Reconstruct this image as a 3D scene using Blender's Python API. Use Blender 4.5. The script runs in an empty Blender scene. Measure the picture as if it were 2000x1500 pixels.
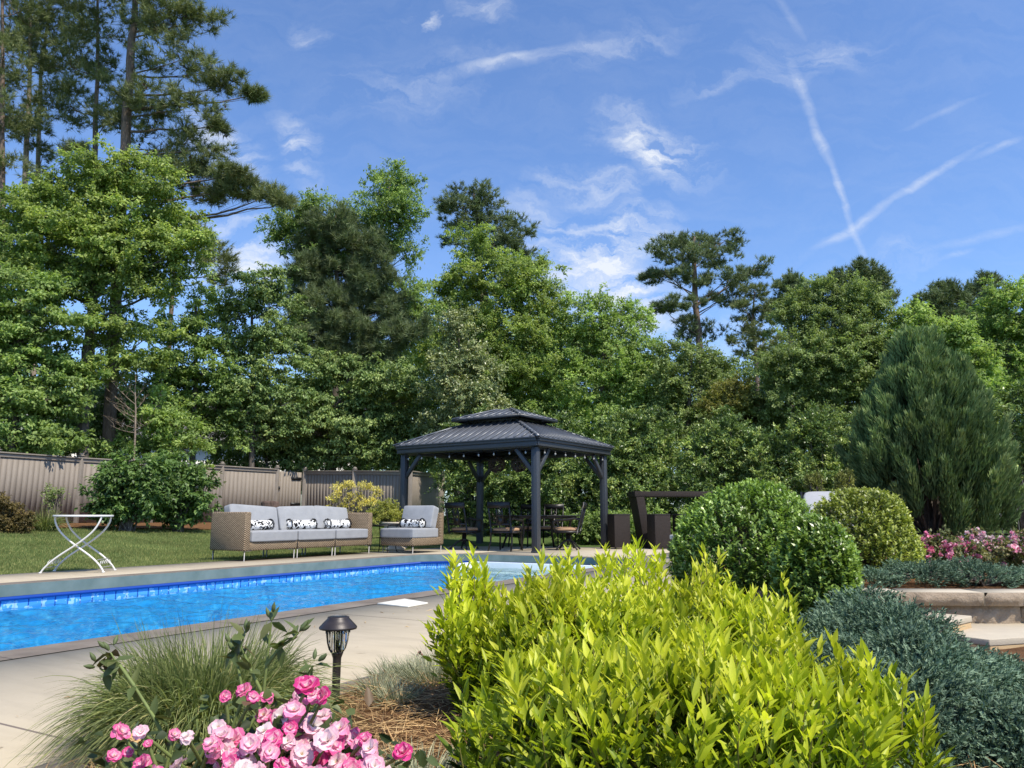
import bpy, math
import numpy as np
from mathutils import Vector, Matrix

# ---------------------------------------------------------------- camera, sky, sun, exposure
SC = bpy.context.scene
COL = SC.collection
H = 0.75                       # eye height above the pool deck (z = 0)
FPX = 1502.0                   # focal length in pixels of a 2000 px wide frame
PITCH = math.atan(258 / FPX)
cam_d = bpy.data.cameras.new("camera"); cam = bpy.data.objects.new("camera", cam_d); COL.objects.link(cam)
cam_d.sensor_width = 36; cam_d.lens = 36 * FPX / 2000; cam_d.clip_end = 3000; cam_d.clip_start = 0.05
cam.location = (0, 0, H); cam.rotation_euler = (math.pi / 2 + PITCH, 0, 0)
SC.camera = cam
SC.view_settings.view_transform = 'Standard'; SC.view_settings.look = 'None'
SC.view_settings.exposure = 0.44; SC.view_settings.gamma = 1
SUN = Vector((0.38, -0.40, 0.83)).normalized()
sun_d = bpy.data.lights.new("sun", 'SUN'); sun_o = bpy.data.objects.new("sun", sun_d); COL.objects.link(sun_o)
sun_d.energy = 4.3; sun_d.angle = math.radians(0.53); sun_d.color = (1.0, 0.93, 0.80)
sun_o.rotation_euler = (-SUN).to_track_quat('-Z', 'Y').to_euler()
SC.cycles.max_bounces = 8; SC.cycles.transparent_max_bounces = 12; SC.cycles.caustics_reflective = False


def ray(px, py):
    a = (px - 1000) / FPX; b = (750 - py) / FPX
    return np.array([a, math.cos(PITCH) - b * math.sin(PITCH), math.sin(PITCH) + b * math.cos(PITCH)])


def P(px, py, Y):
    d = ray(px, py); return np.array([0, 0, H]) + d * (Y / d[1])


def G(px, py, z=0.0):
    d = ray(px, py); return np.array([0, 0, H]) + d * ((z - H) / d[2])


# ---- world
W = bpy.data.worlds.new("World"); SC.world = W; W.use_nodes = True
nt = W.node_tree; nt.nodes.clear()


def N(t, **k):
    n = nt.nodes.new(t)
    for a, v in k.items(): setattr(n, a, v)
    return n


def mth(op, a, b=None, clamp=False):
    n = N('ShaderNodeMath', operation=op); n.use_clamp = clamp
    for i, v in enumerate((a, b)):
        if v is None: continue
        if isinstance(v, (int, float)): n.inputs[i].default_value = v
        else: nt.links.new(v, n.inputs[i])
    return n.outputs[0]


sky = N('ShaderNodeTexSky', sky_type='NISHITA'); sky.sun_disc = False
sky.sun_elevation = math.asin(SUN.z); sky.sun_rotation = math.atan2(SUN.x, SUN.y)
sky.air_density = 1.0; sky.dust_density = 0.6; sky.ozone_density = 3.0
hsv = N('ShaderNodeHueSaturation'); hsv.inputs['Saturation'].default_value = 1.0; hsv.inputs['Value'].default_value = 1.0
nt.links.new(sky.outputs[0], hsv.inputs['Color'])
tint = N('ShaderNodeMix', data_type='RGBA', blend_type='MULTIPLY'); tint.inputs[0].default_value = 1.0
nt.links.new(hsv.outputs[0], tint.inputs[6]); tint.inputs[7].default_value = (.93, 1.09, 1.33, 1)
tc = N('ShaderNodeTexCoord'); sx = N('ShaderNodeSeparateXYZ'); nt.links.new(tc.outputs['Generated'], sx.inputs[0])
dy = mth('MAXIMUM', sx.outputs[1], 0.08)
cx = mth('DIVIDE', sx.outputs[0], dy); cz = mth('DIVIDE', sx.outputs[2], dy)
cv = N('ShaderNodeCombineXYZ'); nt.links.new(cx, cv.inputs[0]); nt.links.new(cz, cv.inputs[1])
# warp so that every wisp gets a ragged edge
wn = N('ShaderNodeTexNoise'); wn.inputs['Scale'].default_value = 5.5; wn.inputs['Detail'].default_value = 6; wn.inputs['Roughness'].default_value = .62
nt.links.new(cv.outputs[0], wn.inputs['Vector'])
w1 = N('ShaderNodeVectorMath', operation='SUBTRACT'); nt.links.new(wn.outputs['Color'], w1.inputs[0]); w1.inputs[1].default_value = (.5, .5, .5)
w2 = N('ShaderNodeVectorMath', operation='SCALE'); nt.links.new(w1.outputs[0], w2.inputs[0]); w2.inputs['Scale'].default_value = 0.17
w3 = N('ShaderNodeVectorMath', operation='ADD'); nt.links.new(cv.outputs[0], w3.inputs[0]); nt.links.new(w2.outputs[0], w3.inputs[1])
w4 = N('ShaderNodeVectorMath', operation='SCALE'); nt.links.new(w1.outputs[0], w4.inputs[0]); w4.inputs['Scale'].default_value = 0.035
w5 = N('ShaderNodeVectorMath', operation='ADD'); nt.links.new(cv.outputs[0], w5.inputs[0]); nt.links.new(w4.outputs[0], w5.inputs[1])


def XZ(px, py):
    d = ray(px, py); return d[0] / d[1], d[2] / d[1]


# wisps: two end points on the sky (as photograph directions), half width, strength, tight?
WISPS = [((830, 150), (1200, 85), 26, .42, 1), ((900, 130), (1060, 100), 14, .35, 1), ((640, 190), (960, 120), 60, .16, 0), ((1190, 230), (1370, 300), 55, .75, 0),
         ((1230, 260), (1330, 340), 40, .45, 0), ((1060, 350), (1250, 360), 40, .5, 0), ((1130, 480), (1310, 420), 55, .6, 0),
         ((1040, 440), (1200, 590), 80, .7, 0), ((1250, 420), (1180, 560), 50, .45, 0), ((1100, 560), (1330, 640), 80, .55, 0),
         ((360, 200), (480, 330), 55, .6, 0), ((560, 210), (610, 340), 45, .5, 0), ((400, 400), (520, 540), 60, .6, 0), ((590, 30), (660, 80), 25, .22, 0),
         ((900, 20), (1010, 60), 26, .4, 0), ((842, 50), (868, 42), 14, .7, 0), ((800, 15), (830, 15), 16, .3, 0), ((1080, 140), (1330, 50), 40, .2, 0), ((560, 480), (430, 580), 40, .35, 0),
         ((1510, -20), (1560, 60), 16, .22, 1), ((1535, 110), (1590, 250), 20, .42, 1), ((1580, 230), (1630, 340), 17, .62, 1), ((1620, 320), (1660, 440), 13, .62, 1), ((1650, 420), (1690, 510), 12, .4, 1),
         ((1470, 100), (1700, 80), 45, .25, 0), ((1360, 160), (1560, 130), 30, .2, 0), ((1630, 470), (1740, 400), 16, .6, 1), ((1720, 410), (1910, 290), 15, .55, 1), ((1900, 310), (1990, 270), 13, .45, 1),
         ((1600, 480), (1680, 450), 18, .35, 1), ((1700, 500), (1820, 520), 26, .25, 0), ((1820, 490), (2020, 440), 16, .3, 1), ((1840, 510), (1900, 490), 10, .3, 1), ((1760, 250), (1930, 185), 10, .22, 1),
         ((380, 480), (640, 640), 60, .35, 0), ((1400, 640), (1560, 720), 60, .4, 0)]
tot = None; tot2 = None
for (a, b, hw, st, tight) in WISPS:
    x0, z0 = XZ(*a); x1, z1 = XZ(*b)
    L = math.hypot(x1 - x0, z1 - z0) / 2 + hw * .8 / FPX
    mp = N('ShaderNodeMapping', vector_type='TEXTURE'); nt.links.new((w5 if tight else w3).outputs[0], mp.inputs[0])
    mp.inputs['Location'].default_value = ((x0 + x1) / 2, (z0 + z1) / 2, 0)
    mp.inputs['Rotation'].default_value = (0, 0, math.atan2(z1 - z0, x1 - x0))
    mp.inputs['Scale'].default_value = (L * 1.15, hw * (.8 if tight else 1.3) / FPX, 1)
    g = N('ShaderNodeTexGradient', gradient_type='SPHERICAL'); nt.links.new(mp.outputs[0], g.inputs[0])
    s = mth('MULTIPLY', g.outputs[1], st * (.85 if tight else 1.25))
    if tight: tot2 = s if tot2 is None else mth('ADD', tot2, s)
    else: tot = s if tot is None else mth('ADD', tot, s)
fm = N('ShaderNodeMapping'); fm.inputs['Rotation'].default_value = (0, 0, math.radians(-28)); fm.inputs['Scale'].default_value = (10, 34, 1)
nt.links.new(w3.outputs[0], fm.inputs[0])
fn = N('ShaderNodeTexNoise'); fn.inputs['Scale'].default_value = 1.0; fn.inputs['Detail'].default_value = 8; fn.inputs['Roughness'].default_value = .6
nt.links.new(fm.outputs[0], fn.inputs['Vector'])
fr = N('ShaderNodeMapRange'); fr.inputs[1].default_value = .40; fr.inputs[2].default_value = .70; fr.inputs[3].default_value = .05; fr.inputs[4].default_value = 1.2
nt.links.new(fn.outputs[0], fr.inputs[0])
veil = mth('MULTIPLY', fr.outputs[0], .045)
cl = mth('ADD', mth('ADD', mth('MULTIPLY', tot, fr.outputs[0]), mth('MULTIPLY', tot2, mth('ADD', mth('MULTIPLY', fr.outputs[0], .5), .42))), veil)
cl = mth('MINIMUM', cl, 0.9)
cm = N('ShaderNodeMix', data_type='RGBA'); nt.links.new(cl, cm.inputs[0]); nt.links.new(tint.outputs[2], cm.inputs[6]); cm.inputs[7].default_value = (5.5, 5.75, 6.1, 1)
bg = N('ShaderNodeBackground'); bg.inputs[1].default_value = 0.124
nt.links.new(cm.outputs[2], bg.inputs[0]); wo = N('ShaderNodeOutputWorld'); nt.links.new(bg.outputs[0], wo.inputs[0])

# ---------------------------------------------------------------- helpers
rng = np.random.default_rng(7)


def nrm(a):
    return a / np.maximum(np.linalg.norm(a, axis=-1, keepdims=True), 1e-9)


class Geo:
    def __init__(s): s.V = []; s.F = []; s.n = 0

    def add(s, V, F, rnd=None, mat=0):
        V = np.asarray(V, float).reshape(-1, 3); F = np.asarray(F, int)
        if rnd is None: rnd = 0.5
        r = np.broadcast_to(np.asarray(rnd, float), (len(F),)); m = np.broadcast_to(np.asarray(mat, int), (len(F),))
        s.V.append(V); s.F.append((F + s.n, r, m)); s.n += len(V)

    def box(s, c, d, R=None, rnd=.5, mat=0):
        c = np.asarray(c, float); d = np.asarray(d, float) / 2
        v = np.array([[x, y, z] for x in (-1, 1) for y in (-1, 1) for z in (-1, 1)], float) * d
        if R is not None: v = v @ np.asarray(R).T
        s.add(v + c, [[0, 1, 3, 2], [4, 6, 7, 5], [0, 4, 5, 1], [2, 3, 7, 6], [0, 2, 6, 4], [1, 5, 7, 3]], rnd, mat)

    def bar(s, a, b, w, h=None, up=(0, 0, 1), mat=0, rnd=.5):
        a = np.asarray(a, float); b = np.asarray(b, float); h = w if h is None else h
        d = nrm(b - a); up = np.asarray(up, float)
        if abs(d @ up) > .98: up = np.array([1., 0, 0])
        sd = nrm(np.cross(d, up)); u2 = np.cross(sd, d)
        s.box((a + b) / 2, (np.linalg.norm(b - a), w, h), np.stack([d, sd, u2], 1), rnd, mat)

    def tube(s, pts, r, n=8, mat=0, rnd=.5, cap=True):
        p = np.asarray(pts, float); k = len(p); r = np.broadcast_to(np.asarray(r, float), (k,))
        t = np.gradient(p, axis=0); t = nrm(t)
        ref = np.array([0.13, 0.21, .97]); ref = ref if abs(t[0] @ ref) < .95 else np.array([1., .1, 0])
        A = np.zeros_like(p); a = nrm(np.cross(t[0], ref))
        for i in range(k):
            a = nrm(a - (a @ t[i]) * t[i]); A[i] = a
        B = np.cross(t, A); th = np.linspace(0, 2 * np.pi, n, endpoint=False)
        V = p[:, None] + r[:, None, None] * (A[:, None] * np.cos(th)[None, :, None] + B[:, None] * np.sin(th)[None, :, None])
        i = np.arange(k - 1)[:, None] * n; j = np.arange(n)[None]; j2 = (j + 1) % n
        F = np.stack([i + j, i + j2, i + n + j2, i + n + j], -1).reshape(-1, 4)
        s.add(V, F, rnd, mat)
        if cap and n >= 3:
            s.n -= 0
            o = s.n - k * n
            for ring in (0, k - 1):
                idx = np.arange(n) + ring * n
                tri = np.stack([np.full(n - 2, idx[0]), idx[1:-1], idx[2:]], 1)
                s.F.append((tri + o, np.full(n - 2, .5 if np.ndim(rnd) else rnd), np.full(n - 2, mat)))

    def lathe(s, prof, n=20, c=(0, 0, 0), mat=0, rnd=.5):
        pr = np.asarray(prof, float); k = len(pr); th = np.linspace(0, 2 * np.pi, n, endpoint=False)
        V = np.stack([pr[:, None, 0] * np.cos(th), pr[:, None, 0] * np.sin(th), np.repeat(pr[:, 1:2], n, 1)], -1) + np.asarray(c, float)
        i = np.arange(k - 1)[:, None] * n; j = np.arange(n)[None]; j2 = (j + 1) % n
        s.add(V, np.stack([i + j, i + j2, i + n + j2, i + n + j], -1).reshape(-1, 4), rnd, mat)

    def poly(s, pts, z0, z1, mat=0, rnd=.5):
        """closed prism of a convex or simple polygon (fan from centroid)"""
        p = np.asarray(pts, float); n = len(p); c = p.mean(0)
        V = np.concatenate([np.c_[p, np.full(n, z0)], np.c_[p, np.full(n, z1)], [[c[0], c[1], z0], [c[0], c[1], z1]]])
        j = np.arange(n); j2 = (j + 1) % n
        s.add(V, np.stack([j, j2, n + j2, n + j], 1), rnd, mat)
        o = s.n - len(V)
        s.F.append((np.concatenate([np.stack([np.full(n, 2 * n + 1), n + j, n + j2], 1), np.stack([np.full(n, 2 * n), j2, j], 1)]) + o, np.full(2 * n, rnd), np.full(2 * n, mat)))

    def leaves(s, p, d, nn, L, Wd, rnd, kind='d', mat=0):
        n = len(p)
        if n == 0: return
        L = np.broadcast_to(np.asarray(L, float), (n,))[:, None]; Wd = np.broadcast_to(np.asarray(Wd, float), (n,))[:, None]
        sd = nrm(np.cross(d, nn)); n2 = np.cross(sd, d)
        i = np.arange(n)[:, None]
        if kind == 'd':
            V = np.stack([p, p + d * L * .42 + sd * Wd * .5 + n2 * L * .04, p + d * L - n2 * L * .12, p + d * L * .42 - sd * Wd * .5 + n2 * L * .04], 1)
            s.add(V, i * 4 + np.array([0, 1, 2, 3]), rnd, mat)
        elif kind == 'n':
            V = np.stack([p - sd * Wd * .5, p + sd * Wd * .5, p + d * L], 1)
            s.add(V, i * 3 + np.array([0, 1, 2]), rnd, mat)
        elif kind == 'f':
            dr = rng.uniform(-.02, .22, n)[:, None]; fo = rng.uniform(.10, .3, n)[:, None]
            def q(t, w, c): return p + d * L * t + sd * Wd * w + n2 * (np.abs(w) * fo * Wd * 2 - dr * L * t * t + c * L)
            V = np.stack([q(0, 0, 0), q(.33, 0, 0), q(.68, 0, 0), q(1, 0, 0), q(.3, .5, 0), q(.64, .38, 0), q(.3, -.5, 0), q(.64, -.38, 0)], 1)
            tri = np.concatenate([i * 8 + np.array(t) for t in ([0, 1, 4], [0, 6, 1], [2, 3, 5], [2, 7, 3])]); qd = np.concatenate([i * 8 + np.array(t) for t in ([1, 2, 5, 4], [1, 6, 7, 2])])
            r = np.broadcast_to(np.asarray(rnd, float), (n,))
            s.add(V, tri, np.tile(r, 4), mat); o = s.n - len(V) * 8
            s.F.append((qd + o, np.tile(r, 2), np.full(len(qd), mat)))

    def blades(s, p, d, L, Wd, droop, rnd, seg=5, mat=0):
        """arching grass blades"""
        n = len(p); L = np.broadcast_to(L, (n,))[:, None, None]; Wd = np.broadcast_to(Wd, (n,))[:, None, None]; droop = np.broadcast_to(droop, (n,))[:, None, None]
        t = np.linspace(0, 1, seg + 1)[None, :, None]
        hz = d.copy(); hz[:, 2] = 0; hz = nrm(hz + 1e-6)[:, None]
        c = p[:, None] + d[:, None] * L * t + np.array([0, 0, -1.]) * L * droop * t ** 2.2 + hz * L * droop * .25 * t * t
        sd = nrm(np.cross(d, np.array([0, 0, 1.])) + rng.normal(0, .35, (n, 3)))[:, None]
        w = Wd * (1 - t ** 1.6) * .5 + .0002
        V = np.stack([c - sd * w, c + sd * w], 2).reshape(n, -1, 3); k = 2 * (seg + 1)
        i = np.arange(n)[:, None, None] * k + np.arange(seg)[None, :, None] * 2 + np.array([0, 1, 3, 2])
        s.add(V, i.reshape(-1, 4), np.repeat(np.broadcast_to(rnd, (n,)), seg), mat)

    def cushion(s, c, size, R=None, n=9, k=5.0, puff=.12, mat=0):
        g = np.linspace(-1, 1, n); a, b = np.meshgrid(g, g, indexing='ij')
        hs = np.asarray(size, float) / 2
        q = np.arange(n - 1)[:, None] * n + np.arange(n - 1)[None]
        F = np.stack([q, q + n, q + n + 1, q + 1], -1).reshape(-1, 4)
        for ax in range(3):
            for sg in (-1, 1):
                v = np.zeros((n, n, 3)); v[..., ax] = sg; v[..., (ax + 1) % 3] = a * sg; v[..., (ax + 2) % 3] = b
                v = v.reshape(-1, 3)
                # exponent rounding measured in absolute units so that the rims are evenly soft
                m = (np.abs(v) ** k).sum(1, keepdims=True) ** (1 / k); v = v / m
                v = v * hs
                thin = int(np.argmin(hs)); o1, o2 = [i for i in range(3) if i != thin]
                e = (1 - (v[:, o1] / hs[o1]) ** 2) * (1 - (v[:, o2] / hs[o2]) ** 2)
                v[:, thin] *= (1 - puff) + 2 * puff * np.sqrt(np.clip(e, 0, 1))
                if R is not None: v = v @ np.asarray(R).T
                s.add(v + np.asarray(c, float), F, .5, mat)

    def obj(s, name, mats, parent=None, off=None, smooth=False, rot=None, bevel=0):
        V = np.concatenate(s.V) if s.V else np.zeros((0, 3))
        if off is not None: V = V - np.asarray(off, float)
        if rot is not None: V = V @ np.array([[math.cos(rot), -math.sin(rot), 0], [math.sin(rot), math.cos(rot), 0], [0, 0, 1]])
        me = bpy.data.meshes.new(name); me.vertices.add(len(V)); me.vertices.foreach_set('co', V.astype(np.float32).ravel())
        li = np.concatenate([f.ravel() for f, _, _ in s.F]).astype(np.int32)
        lt = np.concatenate([np.full(len(f), f.shape[1]) for f, _, _ in s.F]); ls = np.concatenate([[0], np.cumsum(lt)[:-1]]).astype(np.int32)
        me.loops.add(len(li)); me.loops.foreach_set('vertex_index', li)
        me.polygons.add(len(lt)); me.polygons.foreach_set('loop_start', ls)
        me.polygons.foreach_set('material_index', np.concatenate([m for _, _, m in s.F]).astype(np.int32))
        at = me.attributes.new('rnd', 'FLOAT', 'FACE'); at.data.foreach_set('value', np.concatenate([r for _, r, _ in s.F]).astype(np.float32))
        me.update(calc_edges=True)
        if smooth: me.polygons.foreach_set('use_smooth', np.ones(len(lt), bool))
        for m in (mats if isinstance(mats, (list, tuple)) else [mats]): me.materials.append(m)
        o = bpy.data.objects.new(name, me); COL.objects.link(o)
        if parent is not None: o.parent = parent
        if bevel:
            b = o.modifiers.new('bevel', 'BEVEL'); b.width = bevel; b.segments = 2; b.limit_method = 'ANGLE'; b.angle_limit = math.radians(40)
        return o


def tag(o, label, cat, group=None):
    o['label'] = label; o['category'] = cat
    if group: o['group'] = group
    return o


def thing(name, label, cat, loc=(0, 0, 0), rz=0, group=None):
    o = bpy.data.objects.new(name, None); COL.objects.link(o); o.location = loc; o.rotation_euler = (0, 0, rz); o.empty_display_size = .1
    return tag(o, label, cat, group)


def struct(o, kind='structure'):
    o['kind'] = kind; return o


def dup(root, loc, rz, label=None):
    r = root.copy(); COL.objects.link(r); r.location = loc; r.rotation_euler = (0, 0, rz)
    if label: r['label'] = label
    for ch in list(root.children):
        c = ch.copy(); COL.objects.link(c); c.parent = r
        for g in list(ch.children):
            d = g.copy(); COL.objects.link(d); d.parent = c
    return r


def Rz(a): return np.array([[math.cos(a), -math.sin(a), 0], [math.sin(a), math.cos(a), 0], [0, 0, 1]])
def Rx(a): return np.array([[1, 0, 0], [0, math.cos(a), -math.sin(a)], [0, math.sin(a), math.cos(a)]])
def Ry(a): return np.array([[math.cos(a), 0, math.sin(a)], [0, 1, 0], [-math.sin(a), 0, math.cos(a)]])


# ---------------------------------------------------------------- materials
class Mat:
    def __init__(s, name):
        s.m = bpy.data.materials.new(name); s.m.use_nodes = True; s.t = s.m.node_tree; s.t.nodes.clear()
        s.out = s.n('ShaderNodeOutputMaterial')

    def n(s, t, **k):
        x = s.t.nodes.new(t)
        for a, v in k.items(): setattr(x, a, v)
        return x

    def l(s, a, b): s.t.links.new(a, b)

    def set(s, sock, v):
        if isinstance(v, bpy.types.NodeSocket): s.l(v, sock)
        else:
            try: sock.default_value = v
            except Exception: sock.default_value = (*v, 1)

    def bsdf(s, col, rough=.6, spec=.4, metal=0, bump=None, bs=.3, bd=.01, coat=0):
        b = s.n('ShaderNodeBsdfPrincipled'); s.set(b.inputs['Base Color'], col); s.set(b.inputs['Roughness'], rough)
        b.inputs['Specular IOR Level'].default_value = spec; b.inputs['Metallic'].default_value = metal; b.inputs['Coat Weight'].default_value = coat
        if bump is not None:
            u = s.n('ShaderNodeBump'); u.inputs['Strength'].default_value = bs; u.inputs['Distance'].default_value = bd; s.l(bump, u.inputs['Height']); s.l(u.outputs[0], b.inputs['Normal'])
        return b.outputs[0]

    def fin(s, sh): s.l(sh, s.out.inputs[0]); return s.m

    def co(s, scale=(1, 1, 1), kind='Object', rot=(0, 0, 0)):
        c = s.n('ShaderNodeTexCoord'); m = s.n('ShaderNodeMapping'); m.inputs['Scale'].default_value = scale; m.inputs['Rotation'].default_value = rot
        s.l(c.outputs[kind], m.inputs[0]); return m.outputs[0]

    def noise(s, scale, vec=None, detail=5, rough=.55, dist=0):
        x = s.n('ShaderNodeTexNoise'); x.inputs['Scale'].default_value = scale; x.inputs['Detail'].default_value = detail; x.inputs['Roughness'].default_value = rough; x.inputs['Distortion'].default_value = dist
        s.l(vec if vec is not None else s.co(), x.inputs['Vector']); return x.outputs[0]

    def ramp(s, f, stops, interp='LINEAR'):
        r = s.n('ShaderNodeValToRGB'); s.l(f, r.inputs[0]); e = r.color_ramp.elements; r.color_ramp.interpolation = interp
        while len(e) > len(stops): e.remove(e[-1])
        while len(e) < len(stops): e.new(1)
        for x, (p, c) in zip(e, stops): x.position = p; x.color = (*c, 1) if len(c) == 3 else c
        return r.outputs[0]

    def mix(s, f, a, b, mode='MIX'):
        x = s.n('ShaderNodeMix', data_type='RGBA', blend_type=mode); s.set(x.inputs[0], f); s.set(x.inputs[6], a); s.set(x.inputs[7], b); return x.outputs[2]

    def math(s, op, a, b=0, clamp=False):
        x = s.n('ShaderNodeMath', operation=op); x.use_clamp = clamp; s.set(x.inputs[0], a); s.set(x.inputs[1], b); return x.outputs[0]

    def attr(s, nme='rnd'):
        a = s.n('ShaderNodeAttribute'); a.attribute_name = nme; return a.outputs['Fac']


def leafmat(name, stops, transl=.35, rough=.45, spec=.4, tcol=1.25, patch=1.2, blue=.78, sat=.76):
    """leaf colours by the leaf's own random value, plus slow patches of yellower or bluer growth"""
    m = Mat(name); c = m.ramp(m.attr(), stops)
    nz = m.noise(patch, detail=2); v = m.n('ShaderNodeMapRange'); v.inputs[1].default_value = .3; v.inputs[2].default_value = .7; v.inputs[3].default_value = .72; v.inputs[4].default_value = 1.25
    m.l(nz, v.inputs[0]); h = m.n('ShaderNodeHueSaturation'); m.l(c, h.inputs['Color']); m.l(v.outputs[0], h.inputs['Value'])
    h.inputs['Saturation'].default_value = sat; c = m.mix(1.0, h.outputs[0], (1.16 if blue < 1 else 1.0, 1.06 if blue < 1 else 1.0, blue), 'MULTIPLY')
    b = m.bsdf(c, min(.75, rough + .06), spec * .75); t = m.n('ShaderNodeBsdfTranslucent')
    tc2 = m.mix(1.0, c, (tcol * 1.05, tcol * (1.12 if blue < 1 else 1), tcol * (.6 if blue < 1 else 1)), 'MULTIPLY'); m.l(tc2, t.inputs[0])
    x = m.n('ShaderNodeMixShader'); x.inputs[0].default_value = transl; m.l(b, x.inputs[1]); m.l(t.outputs[0], x.inputs[2])
    return m.fin(x.outputs[0])


def plain(name, col, rough=.5, spec=.4, metal=0, var=.12, scale=8, bs=.15, bd=.003, coat=0):
    m = Mat(name); nz = m.noise(scale, detail=6)
    c = m.ramp(nz, [(.25, tuple(x * (1 - var) for x in col)), (.75, tuple(min(1, x * (1 + var)) for x in col))])
    return m.fin(m.bsdf(c, rough, spec, metal, m.noise(scale * 9, detail=3), bs, bd, coat))


def barkmat(name, a, b):
    m = Mat(name); v = m.co((5, 5, 1.1)); nz = m.noise(3.5, v, 7, .65, .8)
    return m.fin(m.bsdf(m.ramp(nz, [(.32, a), (.68, b)]), .9, .15, 0, nz, .8, .03))


# ---------------------------------------------------------------- pool frame
UA = math.atan2(.869, .495); U = np.array([math.cos(UA), math.sin(UA)]); NN = np.array([-U[1], U[0]]); O2 = np.array([-2.65, 4.26])


def S(s, t, z=0.0): p = O2 + U * s + NN * t; return np.array([p[0], p[1], z])
def ST(x, y): r = np.array([x, y]) - O2; return r @ U, r @ NN


def sstep(x, a, b): t = np.clip((x - a) / (b - a), 0, 1); return t * t * (3 - 2 * t)


def gz(x, y):
    """lawn height: flat by the pool, rising to the fence"""
    x = np.asarray(x, float); y = np.asarray(y, float)
    s = (x - O2[0]) * U[0] + (y - O2[1]) * U[1]; t = (x - O2[0]) * NN[0] + (y - O2[1]) * NN[1]
    return .55 * np.maximum(sstep(t, 6.6, 17.5), sstep(y, 18.5, 30)) - .02


FR = (O2[0], O2[1], 0)
RZ = UA


def pool_obj(g, name, mats, **k):
    o = g.obj(name, mats, **k); o.location = FR; o.rotation_euler = (0, 0, RZ); return o


# --- ground sheet with the pool cut out
def grid(xs, ys, zf, skip=None):
    X, Y = np.meshgrid(xs, ys, indexing='ij'); n, m = X.shape
    V = np.stack([X, Y, zf(X, Y)], -1).reshape(-1, 3)
    q = np.arange(n - 1)[:, None] * m + np.arange(m - 1)[None]
    F = np.stack([q, q + m, q + m + 1, q + 1], -1).reshape(-1, 4)
    if skip is not None:
        c = V[F].mean(1); F = F[~skip(c[:, 0], c[:, 1])]
    return V, F


def gz_st(s, t):
    x = O2[0] + U[0] * s + NN[0] * t; y = O2[1] + U[1] * s + NN[1] * t
    return gz(x, y)


ss = np.concatenate([[-900, -300, -100, -60, -40, -25, -15], np.arange(-8, 45, 1.0), [50, 60, 80, 120, 300, 900]])
ts = np.concatenate([[-900, -300, -100, -60, -40, -20, -10, -5, -2, .05], [5.0], np.arange(6, 40, 1.0), [45, 60, 100, 300, 900]])
m = Mat('lawn_soil'); nz = m.noise(.8, detail=4); n2 = m.noise(60, detail=4)
c = m.mix(m.math('MULTIPLY', n2, .5), m.ramp(nz, [(.3, (.075, .115, .03)), (.7, (.11, .16, .05))]), (.03, .06, .012))
M_LAWN = m.fin(m.bsdf(c, .9, .1, 0, n2, .8, .03))
g = Geo(); V, F = grid(ss, ts, gz_st, lambda s, t: (s > -8) & (s < 10.9) & (t > .05) & (t < 5.0)); g.add(V, F)
struct(pool_obj(g, 'lawn', M_LAWN, smooth=True))

# --- pool deck, coping, basin
m = Mat('deck_concrete'); v = m.co(); nz = m.noise(1.1, v, 6); n2 = m.noise(90, v, 4, .7); n3 = m.noise(7, m.co((1, .25, 1)), 5, .6)
c = m.ramp(nz, [(.3, (.425, .36, .258)), (.7, (.50, .43, .318))]); c = m.mix(m.math('MULTIPLY', n2, .45), c, (.31, .265, .205)); c = m.mix(m.math('MULTIPLY', m.math('SUBTRACT', n3, .45, True), 1.4), c, (.27, .23, .175))
sp = m.n('ShaderNodeSeparateXYZ'); m.l(v, sp.inputs[0])
fx = m.math('ABSOLUTE', m.math('SUBTRACT', m.math('FRACT', m.math('DIVIDE', m.math('ADD', sp.outputs[0], .72), 3.05)), .5))
jn = m.math('GREATER_THAN', m.math('SUBTRACT', fx, 0), .4978)
c = m.mix(jn, c, (.16, .13, .11)); bh = m.math('SUBTRACT', m.math('MULTIPLY', n2, .25), m.math('MULTIPLY', jn, 2))
M_DECK = m.fin(m.bsdf(c, .85, .2, 0, bh, .5, .006))
S1 = 11.1
OUT = [(-9, 0), (10.2, 0), (S1, .85), (S1, 4.25), (10.2, 5.05), (-9, 5.05)]      # outer edge of the coping
CW = .30
INN = [(-8.7, CW), (10.08, CW), (S1 - CW, .98), (S1 - CW, 4.12), (10.08, 5.05 - CW), (-8.7, 5.05 - CW)]
g = Geo()
def slab(pts): g.poly(pts, -.12, 0)
slab([(-9, -2.03), (10.2, -2.03), (10.2, 0), (-9, 0)])
slab([(10.2, -2.03), (19.5, -2.03), (19.5, .85), (S1, .85), (10.2, 0)])
slab([(S1, .85), (19.5, .85), (19.5, 4.25), (S1, 4.25)])
slab([(10.2, 5.05), (S1, 4.25), (19.5, 4.25), (19.5, 6.45), (10.2, 6.45)])
slab([(-9, 5.05), (10.2, 5.05), (10.2, 6.45), (-9, 6.45)])
slab([(7.5, -7), (19.5, -7), (19.5, -2.03), (7.5, -2.03)])
slab([(13.8, 6.45), (19.5, 6.45), (19.5, 8.0), (13.8, 8.0)])
struct(pool_obj(g, 'pool_deck', M_DECK))

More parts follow.
